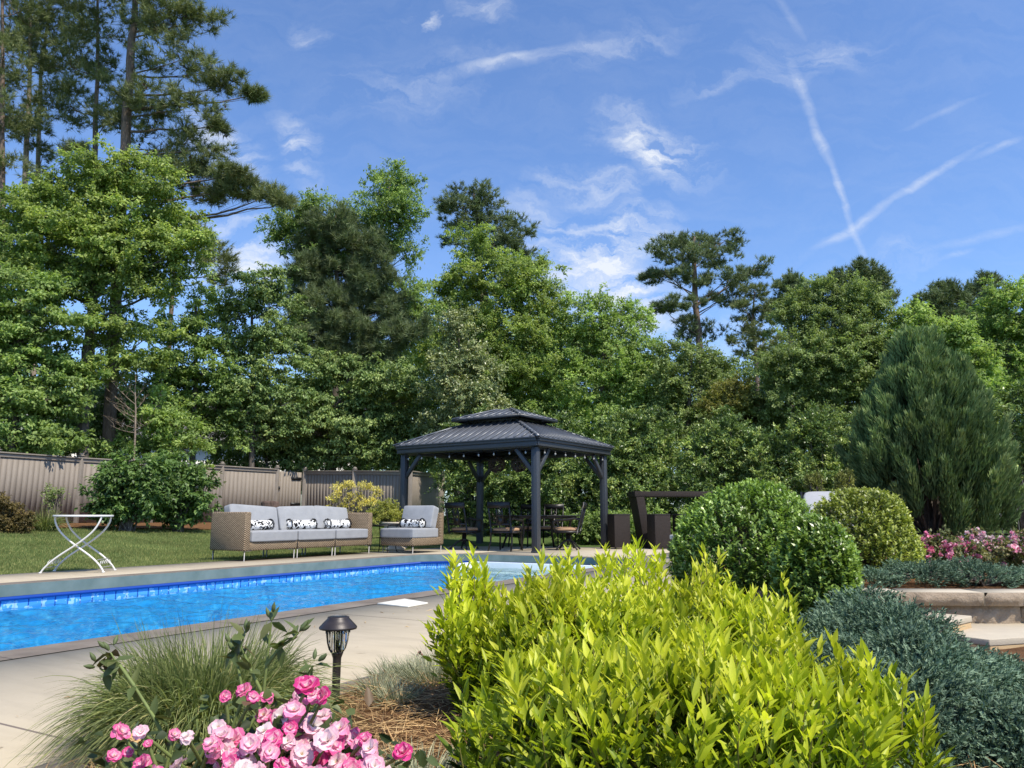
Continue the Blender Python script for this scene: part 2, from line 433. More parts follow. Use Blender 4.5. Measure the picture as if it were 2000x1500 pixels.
m = Mat('coping_slate'); v = m.co(); nz = m.noise(3, v, 7, .65, .5); n2 = m.noise(14, v, 5)
c = m.ramp(nz, [(.3, (.13, .105, .085)), (.5, (.19, .155, .125)), (.72, (.25, .215, .18))]); c = m.mix(m.math('MULTIPLY', m.math('SUBTRACT', n2, .5, True), 1.5), c, (.17, .17, .15))
sp = m.n('ShaderNodeSeparateXYZ'); m.l(v, sp.inputs[0])
jn = m.math('LESS_THAN', m.math('FRACT', m.math('DIVIDE', sp.outputs[0], 1.52)), .006)
c = m.mix(jn, c, (.06, .05, .045))
M_COPE = m.fin(m.bsdf(c, .7, .3, 0, n2, .5, .01))
m = Mat('coping_edge_green'); nz = m.noise(4, m.co(), 6)
M_COPEV = m.fin(m.bsdf(m.ramp(nz, [(.3, (.12, .165, .15)), (.7, (.19, .235, .215))]), .75, .25, 0, nz, .3, .01))
g = Geo(); o = np.array(OUT); i = np.array(INN); n = 6
V = np.concatenate([np.c_[o, np.full(n, .004)], np.c_[i, np.full(n, .004)], np.c_[i, np.full(n, -.125)], np.c_[i + (i - i.mean(0)) * .0, np.full(n, -.125)]])
# top ring then vertical face
j = np.arange(n); j2 = (j + 1) % n
g.add(V, np.stack([j, j2, n + j2, n + j], 1), .5, 0)
g.add(V, np.stack([n + j, n + j2, 2 * n + j2, 2 * n + j], 1), .5, 1)
struct(pool_obj(g, 'pool_coping', [M_COPE, M_COPEV]))

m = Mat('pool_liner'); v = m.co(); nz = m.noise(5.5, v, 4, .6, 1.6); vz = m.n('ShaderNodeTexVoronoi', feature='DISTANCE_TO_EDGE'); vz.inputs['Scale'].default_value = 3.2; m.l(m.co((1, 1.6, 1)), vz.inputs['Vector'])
c = m.ramp(nz, [(.3, (.025, .29, .63)), (.55, (.045, .41, .76)), (.75, (.15, .60, .88))])  # printed mottling; its lighter patches imitate caustic light, painted into the liner colour
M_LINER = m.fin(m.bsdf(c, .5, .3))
m = Mat('rail_blue'); M_RAIL = m.fin(m.bsdf((.012, .06, .34), .3, .5))
m = Mat('tile_blue'); v = m.co(); br = m.n('ShaderNodeTexBrick'); br.offset = 0; br.inputs['Scale'].default_value = 1; br.inputs['Mortar Size'].default_value = .008; br.inputs['Brick Width'].default_value = .15; br.inputs['Row Height'].default_value = 5
m.l(v, br.inputs['Vector']); br.inputs['Color1'].default_value = (.06, .30, .74, 1); br.inputs['Color2'].default_value = (.09, .36, .78, 1); br.inputs['Mortar'].default_value = (.015, .08, .36, 1)
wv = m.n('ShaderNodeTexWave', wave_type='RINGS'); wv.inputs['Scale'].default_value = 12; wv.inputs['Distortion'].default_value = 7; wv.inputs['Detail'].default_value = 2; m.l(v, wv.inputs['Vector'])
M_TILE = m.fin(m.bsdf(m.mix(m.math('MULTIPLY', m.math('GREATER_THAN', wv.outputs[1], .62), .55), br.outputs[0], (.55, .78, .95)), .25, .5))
M_WSTEP = plain('pool_step_white', (.72, .76, .76), .4, .4, var=.04)
i3 = lambda z, off=0.0: np.c_[i + np.sign(i - i.mean(0)) * off, np.full(n, z)]
g = Geo(); ZW = -.25
# walls between -0.125 and floor with rows: rail, tile, liner
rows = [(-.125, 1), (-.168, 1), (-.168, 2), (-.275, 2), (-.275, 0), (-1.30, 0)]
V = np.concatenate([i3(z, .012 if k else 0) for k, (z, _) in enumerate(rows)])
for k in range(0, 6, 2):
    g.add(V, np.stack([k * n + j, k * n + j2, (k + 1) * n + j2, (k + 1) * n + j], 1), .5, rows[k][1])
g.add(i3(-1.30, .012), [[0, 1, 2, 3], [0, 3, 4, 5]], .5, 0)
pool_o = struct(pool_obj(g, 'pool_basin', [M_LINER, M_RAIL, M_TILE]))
g = Geo()
for a, b in zip(INN, INN[1:] + INN[:1]):
    a = np.array([*a, -.148]); b = np.array([*b, -.148]); g.tube([a, b], .020, 10)
struct(pool_obj(g, 'pool_rail', M_RAIL, smooth=True))
# white entry steps inside the end of the pool
st = thing('pool_steps', 'white moulded entry steps at the far end of the blue pool', 'pool steps', S(S1 - CW, 2.55), RZ)
g = Geo(); g.box((-.02, 0, -.28), (.03, 2.74, .30)); g.box((-.32, 1.39, -.40), (.6, .05, .52)); g.box((-.32, -1.39, -.40), (.6, .05, .52)); g.obj('surround', M_WSTEP, st, bevel=.015)
for k in range(2):
    g = Geo(); zt = -.31 - k * .22; g.box((-.19 - k * .3, 0, (zt - 1.29) / 2), (.30, 2.72, zt + 1.29)); g.obj('step_tread', M_WSTEP, st, bevel=.02)
# water
m = Mat('pool_water'); v = m.co((1.0, 1.5, 1)); a1 = m.noise(4.5, v, 3, .5, .6); a2 = m.noise(16, v, 3, .55, .8)
hh = m.math('ADD', a1, m.math('MULTIPLY', a2, .32))
bu = m.n('ShaderNodeBump'); bu.inputs['Strength'].default_value = 1.0; bu.inputs['Distance'].default_value = .02; m.l(hh, bu.inputs['Height'])
fr_ = m.n('ShaderNodeFresnel'); fr_.inputs[0].default_value = 1.33; m.l(bu.outputs[0], fr_.inputs['Normal'])
gl = m.n('ShaderNodeBsdfGlossy'); gl.inputs['Roughness'].default_value = .03; m.l(bu.outputs[0], gl.inputs['Normal'])
tr = m.n('ShaderNodeBsdfTransparent'); tr.inputs[0].default_value = (.80, .94, .97, 1)
x = m.n('ShaderNodeMixShader'); m.l(m.math('MULTIPLY', fr_.outputs[0], .8), x.inputs[0]); m.l(tr.outputs[0], x.inputs[1]); m.l(gl.outputs[0], x.inputs[2])
M_WATER = m.fin(x.outputs[0])
wk = [(2 * np.pi / wl * np.array([math.cos(a), math.sin(a)]), rng.uniform(0, 6.28), am * wl) for wl, a, am in zip(np.geomspace(.12, .75, 30), rng.uniform(0, 6.28, 30), np.full(30, .0075))]


def ripple(a, b):
    z = ZW + 0 * a
    for kv, ph, am in wk: z = z + am * np.sin(a * kv[0] + b * kv[1] + ph)
    return z


def in_pool(a, b):
    return (a > 10.10) & ((b < .31 + (a - 10.08) * .94) | (b > 4.74 - (a - 10.08) * .87))


g = Geo(); V, F = grid(np.arange(-4.5, S1 - CW + .005, .045), np.linspace(CW + .006, 5.05 - CW - .006, 98), ripple, in_pool); g.add(V, F); struct(pool_obj(g, 'pool_water', M_WATER, smooth=True))

# skimmer lid
g = Geo(); pc = [G(*q)[:2] for q in ((737, 1181), (790, 1172), (836, 1180), (797, 1187))]; pc = np.array(pc); g.poly(pc, .001, .014)
o = g.obj('skimmer_lid', plain('lid_white', (.72, .70, .62), .5), off=(*pc.mean(0), 0), bevel=.003); o.location = (*pc.mean(0), 0)
tag(o, 'square cream white skimmer lid set in the concrete deck beside the pool', 'lid')

# --- mulch beds
m = Mat('pine_mulch'); v = m.co(); nz = m.noise(6, v, 6, .6); n2 = m.noise(120, m.co((1, .3, 1), rot=(0, 0, .7)), 4, .7)
c = m.ramp(nz, [(.3, (.13, .065, .032)), (.7, (.27, .14, .065))]); c = m.mix(m.math('MULTIPLY', n2, .7), c, (.09, .045, .022))
M_MULCH = m.fin(m.bsdf(c, .9, .1, 0, n2, 1, .02))


def bumps(x, y): return .03 * np.sin(x * 3.1 + 1) * np.sin(y * 2.7) + .018 * np.sin(x * 7.3 + y * 5.1)


def nearz(s, t):
    x = O2[0] + U[0] * s + NN[0] * t; y = O2[1] + U[1] * s + NN[1] * t
    return .015 + (bumps(x, y) * .45 + .022) * sstep(-t, 2.05, 2.5) + .02 * np.exp(-((x + .35) ** 2 + (y - 3.15) ** 2) / .35)
def nz_xy(x, y): s, t = (np.asarray(x) - O2[0]) * U[0] + (np.asarray(y) - O2[1]) * U[1], (np.asarray(x) - O2[0]) * NN[0] + (np.asarray(y) - O2[1]) * NN[1]; return nearz(s, t)


g = Geo(); V, F = grid(np.linspace(-6, 7.5, 110), np.linspace(-9, -2.05, 70), nearz); g.add(V, F)
struct(pool_obj(g, 'mulch_bed', M_MULCH, smooth=True))
g = Geo(); g.box((-1.3, -2.09, 0), (6.2, .14, .07)); struct(pool_obj(g, 'bed_edging', M_COPE, bevel=.01))
# mulch along the fence and the raised bed on the right
fa = np.array([-24.0, 12.0]); fb = np.array([-7.0, 27.5])
g = Geo(); V, F = grid(np.linspace(0, 1, 60), np.linspace(-3.4, 1.5, 8), lambda a, b: a * 0)
xy = fa + (fb - fa) * V[:, :1] + V[:, 1:2] * np.array([-.674, .739]) + np.c_[0 * V[:, :1], .25 * np.sin(V[:, :1] * 31) * (V[:, 1:2] < -3)]
g.add(np.c_[xy, gz(*xy.T) + .03], F[:, ::-1]); struct(g.obj('fence_mulch', M_MULCH, smooth=True))
BED = np.array([(2.05, 5.26), (9, 5.26), (12, 15), (4.7, 15), (3.3, 11), (1.75, 7), (1.35, 5.6)])
g = Geo(); g.poly(BED, -.02, .25); struct(g.obj('raised_bed', M_MULCH))
g = Geo(); g.poly([(2.2, 1.5), (8, 1.5), (8, 4.9), (3.1, 4.9)], -.06, .05); struct(g.obj('lower_path', M_DECK))

# ---------------------------------------------------------------- fence
m = Mat('fence_board'); v = m.co((1, 1, .12)); nz = m.noise(14, v, 7, .65, .6); n2 = m.noise(.9, m.co(), 3)
c = m.ramp(nz, [(.3, (.225, .19, .155)), (.7, (.29, .247, .205))]); c = m.mix(m.math('MULTIPLY', n2, .35), c, (.19, .163, .14))
M_FENCE = m.fin(m.bsdf(c, .75, .2, 0, nz, .25, .006))
M_FENCEP = plain('fence_post_paint', (.25, .215, .18), .7, .25, var=.1)
M_IRON = plain('black_iron', (.012, .012, .013), .45, .4)


def fence(name, label, pts, hgt, posts=True, skip_last=False):
    """board fence through ground points (x, y); posts at every point"""
    b = np.array(pts[0]); z0 = float(gz(*b)); r = thing(name, label, 'fence', (b[0], b[1], z0))
    off = np.array([b[0], b[1], z0])
    bg_ = Geo(); rls = {'cap_rail': Geo(), 'top_rail': Geo(), 'bottom_rail': Geo()}
    for p, q in zip(pts[:-1], pts[1:]):
        p = np.array([*p, float(gz(*p))]); q = np.array([*q, float(gz(*q))]); d = q - p; L = np.linalg.norm(d[:2]); du = np.array([d[0] / L, d[1] / L, 0]); nv = np.array([du[1], -du[0], 0])
        if nv[1] > 0: nv = -nv
        nb = max(2, int(L / .145)); w = L / nb
        for k in range(nb):
            c = p + d * ((k + .5) / nb); hh = hgt - .06
            bg_.box(c + np.array([0, 0, .05 + hh / 2]) + nv * rng.uniform(-.001, .001), (w - .0035, .018, hh), np.stack([du, [-du[1], du[0], 0], [0, 0, 1]], 1))
        for rn, zz, hh, o in (('cap_rail', hgt + .01, .035, .02), ('top_rail', hgt - .06, .09, .025), ('bottom_rail', .28, .09, -.03)):
            rls[rn].bar(p + [0, 0, zz] + nv * o, q + [0, 0, zz] + nv * o, .12 if hh < .05 else .03, hh)
    bg_.obj('board_panel', M_FENCE, r, off)
    for q_, g_ in rls.items(): g_.obj(q_, M_FENCEP, r, off, bevel=.004)
    for k, p in enumerate(pts):
        if skip_last and k == len(pts) - 1: continue
        g = Geo(); z = float(gz(*p)); g.box((p[0], p[1], z + hgt / 2), (.13, .13, hgt + .1)); po = g.obj('post', M_FENCEP, r, off, bevel=.006)
        g = Geo(); g.box((p[0], p[1], z + hgt + .075), (.16, .16, .03)); g.lathe([(.0, .16), (.05, .15), (.065, .12), (.05, .09), (.04, .08)], 10, (p[0], p[1], z + hgt)); c = g.obj('post_cap', M_FENCEP, po, off)
    return r


FH = 1.85
def fp(px, Y): return tuple(P(px, 1008, Y)[:2])


LF = [fp(-620, 14.6), fp(-420, 16.0), fp(-200, 18.0), fp(-20, 20.0), fp(148, 22.1), fp(295, 23.8), fp(428, 25.5), fp(537, 27.2)]
fence('board_fence', 'long taupe board fence with capped posts behind the lawn and round bushes', LF, FH)
GT = [fp(537, 27.2), fp(587, 28.1)]
r = thing('garden_gate', 'taupe board gate with black latch and hinge at the end of the long fence', 'gate', (*GT[0], float(gz(*GT[0]))))
off = np.array(r.location); g = Geo(); a = np.array([*GT[0], off[2]]); b = np.array([*GT[1], off[2]]); d = (b - a)
for k in range(8): c = a + d * ((k + .6) / 8.4); g.box(c + [0, 0, FH / 2], (.125, .02, FH - .1), Rz(math.atan2(d[1], d[0])))
g.obj('board_panel', M_FENCE, r, off)
g = Geo(); g.box(a + d * .12 + [0, -.06, FH * .66], (.06, .06, .10)); g.obj('latch', M_IRON, r, off)
g = Geo(); g.bar(a + d * .97 + [0, -.05, FH * .36], a + d * .6 + [0, -.06, FH * .36], .03, .09); g.obj('hinge', M_IRON, r, off); g = Geo(); g.bar(a + d * .97 + [0, -.05, FH * .85], a + d * .6 + [0, -.06, FH * .85], .03, .09); g.obj('hinge', M_IRON, r, off)
fence('board_fence', 'short taupe board fence between the gate and the post beside the pavilion', [fp(592, 28.2), fp(690, 26.9), fp(784, 25.7)], FH)
fence('board_fence', 'taupe board fence running away behind the dark pavilion post', [fp(800, 25.9), fp(864, 31.5)], FH, )

# ---------------------------------------------------------------- house behind the trees
M_SIDING = plain('house_siding', (.74, .72, .69), .7, .2, var=.04, scale=2); M_ROOFH = plain('house_shingle', (.17, .165, .16), .9, .1, var=.3, scale=6); M_GLASS = plain('dark_glass', (.03, .035, .04), .08, .6)
r = thing('house', 'pale house with white walls and grey roof glimpsed behind the trees', 'house', (-18, 44, .5), .12)
g = Geo(); g.box((0, 0, 2.1), (18, 8, 4.2))
V = [[-9.0, -4.0, 4.2], [-9.0, 4.0, 4.2], [-9.0, 0, 6.6], [9.0, -4.0, 4.2], [9.0, 4.0, 4.2], [9.0, 0, 6.6]]
g.add(V, [[0, 2, 1]]); g.add(V, [[3, 4, 5]]); g.obj('wall', M_SIDING, r)
g = Geo(); t = math.atan2(2.4, 4)
for sg in (-1, 1): g.box((0, sg * 2.25, 5.45), (19, 5.3, .16), Rx(-sg * t))
g.obj('roof', M_ROOFH, r)
for wx in (-6, -2.2, 2.5, 6.2):
    g = Geo(); g.box((wx, -4.02, 2.3), (1.3, .06, 1.7)); f_ = g.obj('window', M_SIDING, r); g = Geo(); g.box((wx, -4.06, 2.3), (1.1, .03, 1.5)); g.obj('pane', M_GLASS, f_)
g = Geo(); g.box((-6.2, -5.0, 2.0), (5, 2.4, 4)); V = [[-8.9, -6.3, 4.0], [-3.5, -6.3, 4.0], [-6.2, -6.3, 5.7]]; g.add(V, [[0, 1, 2]]); gb = g.obj('gable', M_SIDING, r)
g = Geo()
for sg in (-1, 1): g.bar((-6.2, -5.0, 5.75), (-6.2 + sg * 3.0, -5.0, 3.85), 2.9, .14)
g.obj('gable_roof', M_ROOFH, gb)

# ---------------------------------------------------------------- pavilion (gazebo)
PN = np.array([.50, 16.24]); PL = np.array([-2.56, 18.4]); PR = np.array([2.28, 18.6])
gax = (PL - PN); LA = np.linalg.norm(gax); ga = math.atan2(gax[1], gax[0]); eb = np.array([math.sin(ga), -math.cos(ga)]); LB = abs((PR - PN) @ eb)
sgb = 1.0 if (PR - PN) @ eb > 0 else -1.0
# local frame: x along the long side (towards the left post), y = -(towards the right post)
GZ = thing('gazebo', 'dark slate metal gazebo with double tiered hip roof on four posts beside the pool', 'gazebo', (*PN, 0), ga)
def ly(y): return -y * sgb
m = Mat('gazebo_paint'); nz = m.noise(30, m.co(), 4); M_GAZ = m.fin(m.bsdf(m.ramp(nz, [(.3, (.038, .042, .049)), (.7, (.048, .052, .060))]), .42, .45, 0, nz, .1, .002))
m = Mat('gazebo_roof_metal'); nz = m.noise(2.2, m.co(), 4); M_GROOF = m.fin(m.bsdf(m.ramp(nz, [(.3, (.12, .128, .145)), (.7, (.155, .165, .183))]), .38, .5, .25, nz, .05, .002))
PH = 2.19
corn = [(0, 0), (LA, 0), (LA, LB), (0, LB)]
for (x, y) in corn:
    g = Geo(); g.box((x, ly(y), PH / 2), (.14, .14, PH)); g.box((x, ly(y), PH / 2), (.065, .148, PH - .02)); g.box((x, ly(y), PH / 2), (.148, .065, PH - .03)); g.box((x, ly(y), .02), (.16, .16, .04)); g.obj('post', M_GAZ, GZ, bevel=.006)
    for dx, dyy in ((1 if x == 0 else -1, 0), (0, 1 if y == 0 else -1)):
        g = Geo(); g.bar((x + dx * .06, ly(y + dyy * .06), PH - .52), (x + dx * .50, ly(y + dyy * .50), PH - .02), .07, .085); g.obj('brace', M_GAZ, GZ, bevel=.004)
E_ = .12
g = Geo()
for (p, q) in zip(corn, corn[1:] + corn[:1]):
    g.bar((p[0], ly(p[1]), PH + .055), (q[0], ly(q[1]), PH + .055), .10, .10)
g.obj('beam', M_GAZ, GZ, bevel=.005)
ec = [(-E_, -E_), (LA + E_, -E_), (LA + E_, LB + E_), (-E_, LB + E_)]
g = Geo()
for (p, q) in zip(ec, ec[1:] + ec[:1]):
    for zz, hh, o in ((PH + .07, .10, .03), (PH + .15, .06, .07), (PH + .19, .03, .10)):
        g.bar((p[0], ly(p[1]), zz), (q[0], ly(q[1]), zz), o * 2, hh)
g.obj('fascia', M_GAZ, GZ, bevel=.004)


def hip(name, x0, x1, y0, y1, zb, ix, iy, zt, rib=.205, closed=False):
    """hip roof skirt between an outer rectangle and an inner rectangle, with standing seams"""
    a = [(x0, y0), (x1, y0), (x1, y1), (x0, y1)]; b = [(x0 + ix, y0 + iy), (x1 - ix, y0 + iy), (x1 - ix, y1 - iy), (x0 + ix, y1 - iy)]
    g = Geo(); V = [[p[0], ly(p[1]), zb] for p in a] + [[p[0], ly(p[1]), zt] for p in b]
    V2 = [[v[0], v[1], v[2] - .03] for v in V]
    F = [[k, (k + 1) % 4, 4 + (k + 1) % 4, 4 + k] for k in range(4)]
    g.add(V, F); g.add(V2, [f[::-1] for f in F])
    if closed: g.add(V, [[4, 5, 6, 7]])
    o = g.obj(name, M_GROOF, GZ)
    s_ = Geo(); V = np.array(V)
    for k in range(4):
        A, B, C, D = V[k], V[(k + 1) % 4], V[4 + (k + 1) % 4], V[4 + k]; L = np.linalg.norm(B - A); e = (B - A) / L
        up = np.cross(e, D - A); up = up / np.linalg.norm(up); up = up if up[2] > 0 else -up
        d0 = (D - A) @ e; d1 = L - (C - A) @ e; run = (D - A) - d0 * e
        nr = int(L / rib)
        for q in range(1, nr):
            t = q * L / nr; f = min(1, t / max(d0, 1e-3), (L - t) / max(d1, 1e-3)); p0 = A + e * t
            s_.bar(p0 + up * .012, p0 + run * f + up * .012, .022, .026, up)
        s_.bar(A + up * .012, D + up * .012, .07, .03, up)
        # broken ridge clips along the hip
        for q in range(9):
            p0 = A + (D - A) * (q + .3) / 9.2; s_.bar(p0 + up * .03 + e * .02, p0 + (D - A) / 16 + up * .03 + e * .02, .05, .012, up, mat=1)
    s_.obj('roof_seam', [M_GROOF, M_GAZ], o)
    return o


hip('lower_roof', -E_ - .08, LA + E_ + .08, -E_ - .08, LB + E_ + .08, PH + .205, 1.36, 1.15, PH + .76)
g = Geo(); g.box((LA / 2, ly(LB / 2), PH + .80), (LA + .40 - 2.72 + .02, LB + .40 - 2.30 + .02, .16)); g.obj('roof_collar', M_GAZ, GZ)
ux, uy = 1.24, 1.04
hip('upper_roof', -.36 + ux, LA + .36 - ux, -.36 + uy, LB + .36 - uy, PH + .85, .80, (LB + .72 - 2 * uy) / 2 - .03, PH + 1.11, closed=True)
g = Geo()
uc = [(-.36 + ux, -.36 + uy), (LA + .36 - ux, -.36 + uy), (LA + .36 - ux, LB + .36 - uy), (-.36 + ux, LB + .36 - uy)]
for (p, q) in zip(uc, uc[1:] + uc[:1]): g.bar((p[0], ly(p[1]), PH + .825), (q[0], ly(q[1]), PH + .825), .05, .05)
g.obj('upper_fascia', M_GAZ, GZ)
# ceiling ribs inside
cxm, cym = LA / 2, LB / 2
for (x, y) in ec:
    g = Geo(); g.bar((x * .96 + cxm * .04, ly(y * .96 + cym * .04), PH + .17), (cxm + (x - cxm) * .36, ly(cym + (y - cym) * .36), PH + .70), .06, .08); g.obj('rafter', M_GAZ, GZ)


def gl(x, y, z): # gazebo local -> world
    c, s = math.cos(ga), math.sin(ga); yy = ly(y); return np.array([PN[0] + c * x - s * yy, PN[1] + s * x + c * yy, z])


# string lights
M_BULB = plain('bulb_glass', (.34, .34, .32), .15, .5, var=.03); M_CORD = plain('cord_black', (.01, .01, .01), .6)
sl = thing('string_lights', 'string of small clear bulbs hanging under the gazebo eaves', 'string lights', tuple(gl(0, 0, PH)))
off = np.array(sl.location); cord = []; bulbs = []
per = [(-.02, -.1, LA, -.1), (-.1, -.02, -.1, LB)]
for (x0, y0, x1, y1) in per:
    k = 9 if y0 == y1 else 7
    for q in range(k * 4 + 1):
        t = q / (k * 4); sag = .035 * math.sin(math.pi * (q % 4) / 4); cord.append(gl(x0 + (x1 - x0) * t, y0 + (y1 - y0) * t, PH - .015 - sag))
        if q % 4 == 2 and q // 4 not in (): bulbs.append(cord[-1])
    if y0 == y1: cord_a = cord; cord = []
g = Geo(); g.tube(cord_a, .006, 5); g.tube(cord, .006, 5); g.obj('cord', M_CORD, sl, off)
for b in bulbs:
    g = Geo(); g.lathe([(0.0, 0), (.014, -.005), (.014, -.035), (.012, -.04)], 8, b, 1); g.lathe([(.012, -.04), (.019, -.055), (.021, -.07), (.012, -.088), (0, -.092)], 10, b, 0); g.obj('bulb', [M_BULB, M_CORD], sl, off, smooth=True)

# wicker globe lanterns
M_TWIG = plain('dark_rattan', (.055, .042, .036), .7, .3, var=.25)
def globe(p, R, label):
    r = thing('globe_lantern', label, 'lantern', tuple(p), 0, 'woven globe lanterns under the gazebo roof')
    g = Geo()
    for k in range(26):
        ax = nrm(rng.normal(size=3)); a = nrm(np.cross(ax, rng.normal(size=3))); b = np.cross(ax, a); h = rng.uniform(-.45, .45); rr = R * math.sqrt(1 - h * h); th = np.linspace(0, 2 * np.pi, 25)
        g.tube(ax * h * R + rr * (np.cos(th)[:, None] * a + np.sin(th)[:, None] * b), .0075, 5, cap=False)
    g.obj('globe', M_TWIG, r); g = Geo(); g.tube([(0, 0, R), (0, 0, R + .42)], .006, 5); g.obj('hanging_cord', M_CORD, r)


q = P(970, 907, 18.2); globe(q, .20, 'left woven twig globe lantern hanging inside the gazebo'); q = P(1014, 906, 17.7); globe(q, .185, 'right woven twig globe lantern hanging inside the gazebo near the front post')

# ---------------------------------------------------------------- dining set
M_CAST = plain('cast_aluminium_dark', (.022, .020, .020), .4, .5, metal=.3, var=.2, scale=20); M_TANC = plain('tan_canvas', (.42, .26, .15), .85, .15, var=.1, scale=30)


def dining_chair(swivel, label, loc, rz):
    r = thing('dining_chair', label, 'chair', loc, rz, 'cast dining chairs under the gazebo')
    # local: faces +y
    g = Geo(); g.cushion((0, .02, .455), (.50, .50, .085), puff=.25); g.obj('cushion', M_TANC, r, smooth=True)
    g = Geo()
    for a, b in (((-.26, .27), (.26, .27)), ((-.26, -.24), (.26, -.24)), ((-.26, .27), (-.26, -.24)), ((.26, .27), (.26, -.24))): g.bar((*a, .40), (*b, .40), .035, .04)
    g.box((0, .015, .395), (.5, .49, .012)); g.obj('seat_frame', M_CAST, r)
    g = Geo(); bt = lambda x, z: (x, -.24 - (z - .4) * .25, z)
    for sx_ in (-1, 1): g.tube([bt(sx_ * .24, .36), bt(sx_ * .245, .7), bt(sx_ * .25, 1.02)], [.022, .02, .018], 8)
    g.bar(bt(-.265, .99), bt(.265, .99), .028, .13); g.bar(bt(-.24, .57), bt(.24, .57), .022, .045)
    g.bar(bt(0, .57), bt(0, .70), .02, .10, (1, 0, 0)); g.bar(bt(-.07, .59), bt(-.065, .94), .018, .03, (1, 0, 0)); g.bar(bt(.07, .59), bt(.065, .94), .018, .03, (1, 0, 0))
    for zc in (.68, .84):
        d = [bt(0, zc + .075), bt(.045, zc), bt(0, zc - .075), bt(-.045, zc), bt(0, zc + .075)]; g.tube(d, .011, 6)
    g.bar(bt(-.07, .77), bt(.07, .77), .016, .04); g.obj('backrest', M_CAST, r)
    for sx_ in (-1, 1):
        g = Geo(); x = sx_ * .275
        g.tube([(x * .93, -.31, .66), (x, -.18, .70), (x * 1.05, .05, .665), (x * 1.06, .22, .66), (x * 1.05, .29, .62), (x, .27, .52), (x * .96, .24, .40)], [.018, .02, .024, .026, .022, .018, .018], 8); g.obj('armrest', M_CAST, r, smooth=True)
    if swivel:
        g = Geo(); g.lathe([(.03, .38), (.05, .36), (.05, .24), (.10, .22), (.03, .20), (.03, .12), (.0, .11)], 12)
        for k in range(4):
            a = math.pi / 4 + k * math.pi / 2; c_, s_ = math.cos(a), math.sin(a); g.tube([(c_ * .03, s_ * .03, .22), (c_ * .16, s_ * .16, .17), (c_ * .27, s_ * .27, .07), (c_ * .33, s_ * .33, .02)], [.022, .02, .018, .02], 7)
        g.obj('swivel_base', M_CAST, r, smooth=True)
    else:
        for sx_ in (-1, 1):
            for (y0, y1) in ((.25, .29), (-.24, -.33)):
                g = Geo(); g.tube([(sx_ * .25, y0, .40), (sx_ * .255, y0, .2), (sx_ * .27, y1, .0)], [.024, .02, .016], 7); g.obj('leg', M_CAST, r, smooth=True)
    return r


def fpt(px, Y): q = P(px, 1008, Y); return (q[0], q[1], .0)


rl = ga + math.pi / 2
dining_chair(True, 'dark swivel dining chair with tan cushion beside the grey lounge chair', fpt(907, 17.9), -.55)
dining_chair(False, 'dark four legged dining chair with tan cushion seen from behind, nearest the front post', fpt(988, 17.25), -.42)
dining_chair(True, 'dark swivel dining chair with tan cushion turned sideways right of the front post', fpt(1109, 17.6), 1.35)
dining_chair(False, 'dark dining chair half hidden at the far side of the gazebo table', fpt(1022, 19.6), math.pi - .5)
dining_chair(False, 'dark dining chair at the far side of the table behind the front post', fpt(1075, 19.9), math.pi - .3)
r = thing('dining_table', 'dark metal dining table in the shade of the gazebo', 'table', (.62, 18.55, 0), .55)
g = Geo(); g.box((0, 0, .755), (1.75, 1.05, .03)); g.box((0, 0, .72), (1.6, .9, .05)); g.obj('tabletop', M_CAST, r, bevel=.01)
for sx_ in (-1, 1):
    for sy_ in (-1, 1):
        g = Geo(); g.tube([(sx_ * .7, sy_ * .4, .72), (sx_ * .62, sy_ * .34, .4), (sx_ * .74, sy_ * .42, .0)], [.035, .028, .025], 8); g.obj('leg', M_CAST, r, smooth=True)

# ---------------------------------------------------------------- wicker lounge furniture
def wicker(name, a, b, sc=1.0):
    m = Mat(name); co = m.n('ShaderNodeTexCoord'); sp = m.n('ShaderNodeSeparateXYZ'); m.l(co.outputs['Object'], sp.inputs[0])
    h = m.math('ADD', sp.outputs[0], sp.outputs[1]); uu = m.math('MULTIPLY', h, 36 / sc); vv = m.math('MULTIPLY', sp.outputs[2], 62 / sc)
    # strands weave over and under flat uprights
    ph = m.math('MULTIPLY', m.math('FLOOR', vv), math.pi); wv = m.math('SINE', m.math('ADD', m.math('MULTIPLY', uu, math.pi), ph))
    row = m.math('ABSOLUTE', m.math('SUBTRACT', m.math('FRACT', vv), .5)); ht = m.math('SUBTRACT', m.math('MULTIPLY', m.math('ADD', wv, 1), .5), m.math('MULTIPLY', row, 1.1))
    col = m.math('ABSOLUTE', m.math('SUBTRACT', m.math('FRACT', m.math('MULTIPLY', uu, .5)), .5))
    nz = m.noise(9, m.co((1, 1, 5)), 5, .7); hf = m.math('ADD', ht, m.math('MULTIPLY', m.math('SUBTRACT', nz, .5), 1.1))
    c = m.ramp(hf, [(.0, tuple(x * .28 for x in a)), (.35, a), (.8, b)])
    return m.fin(m.bsdf(c, .65, .3, 0, ht, .8, .008))


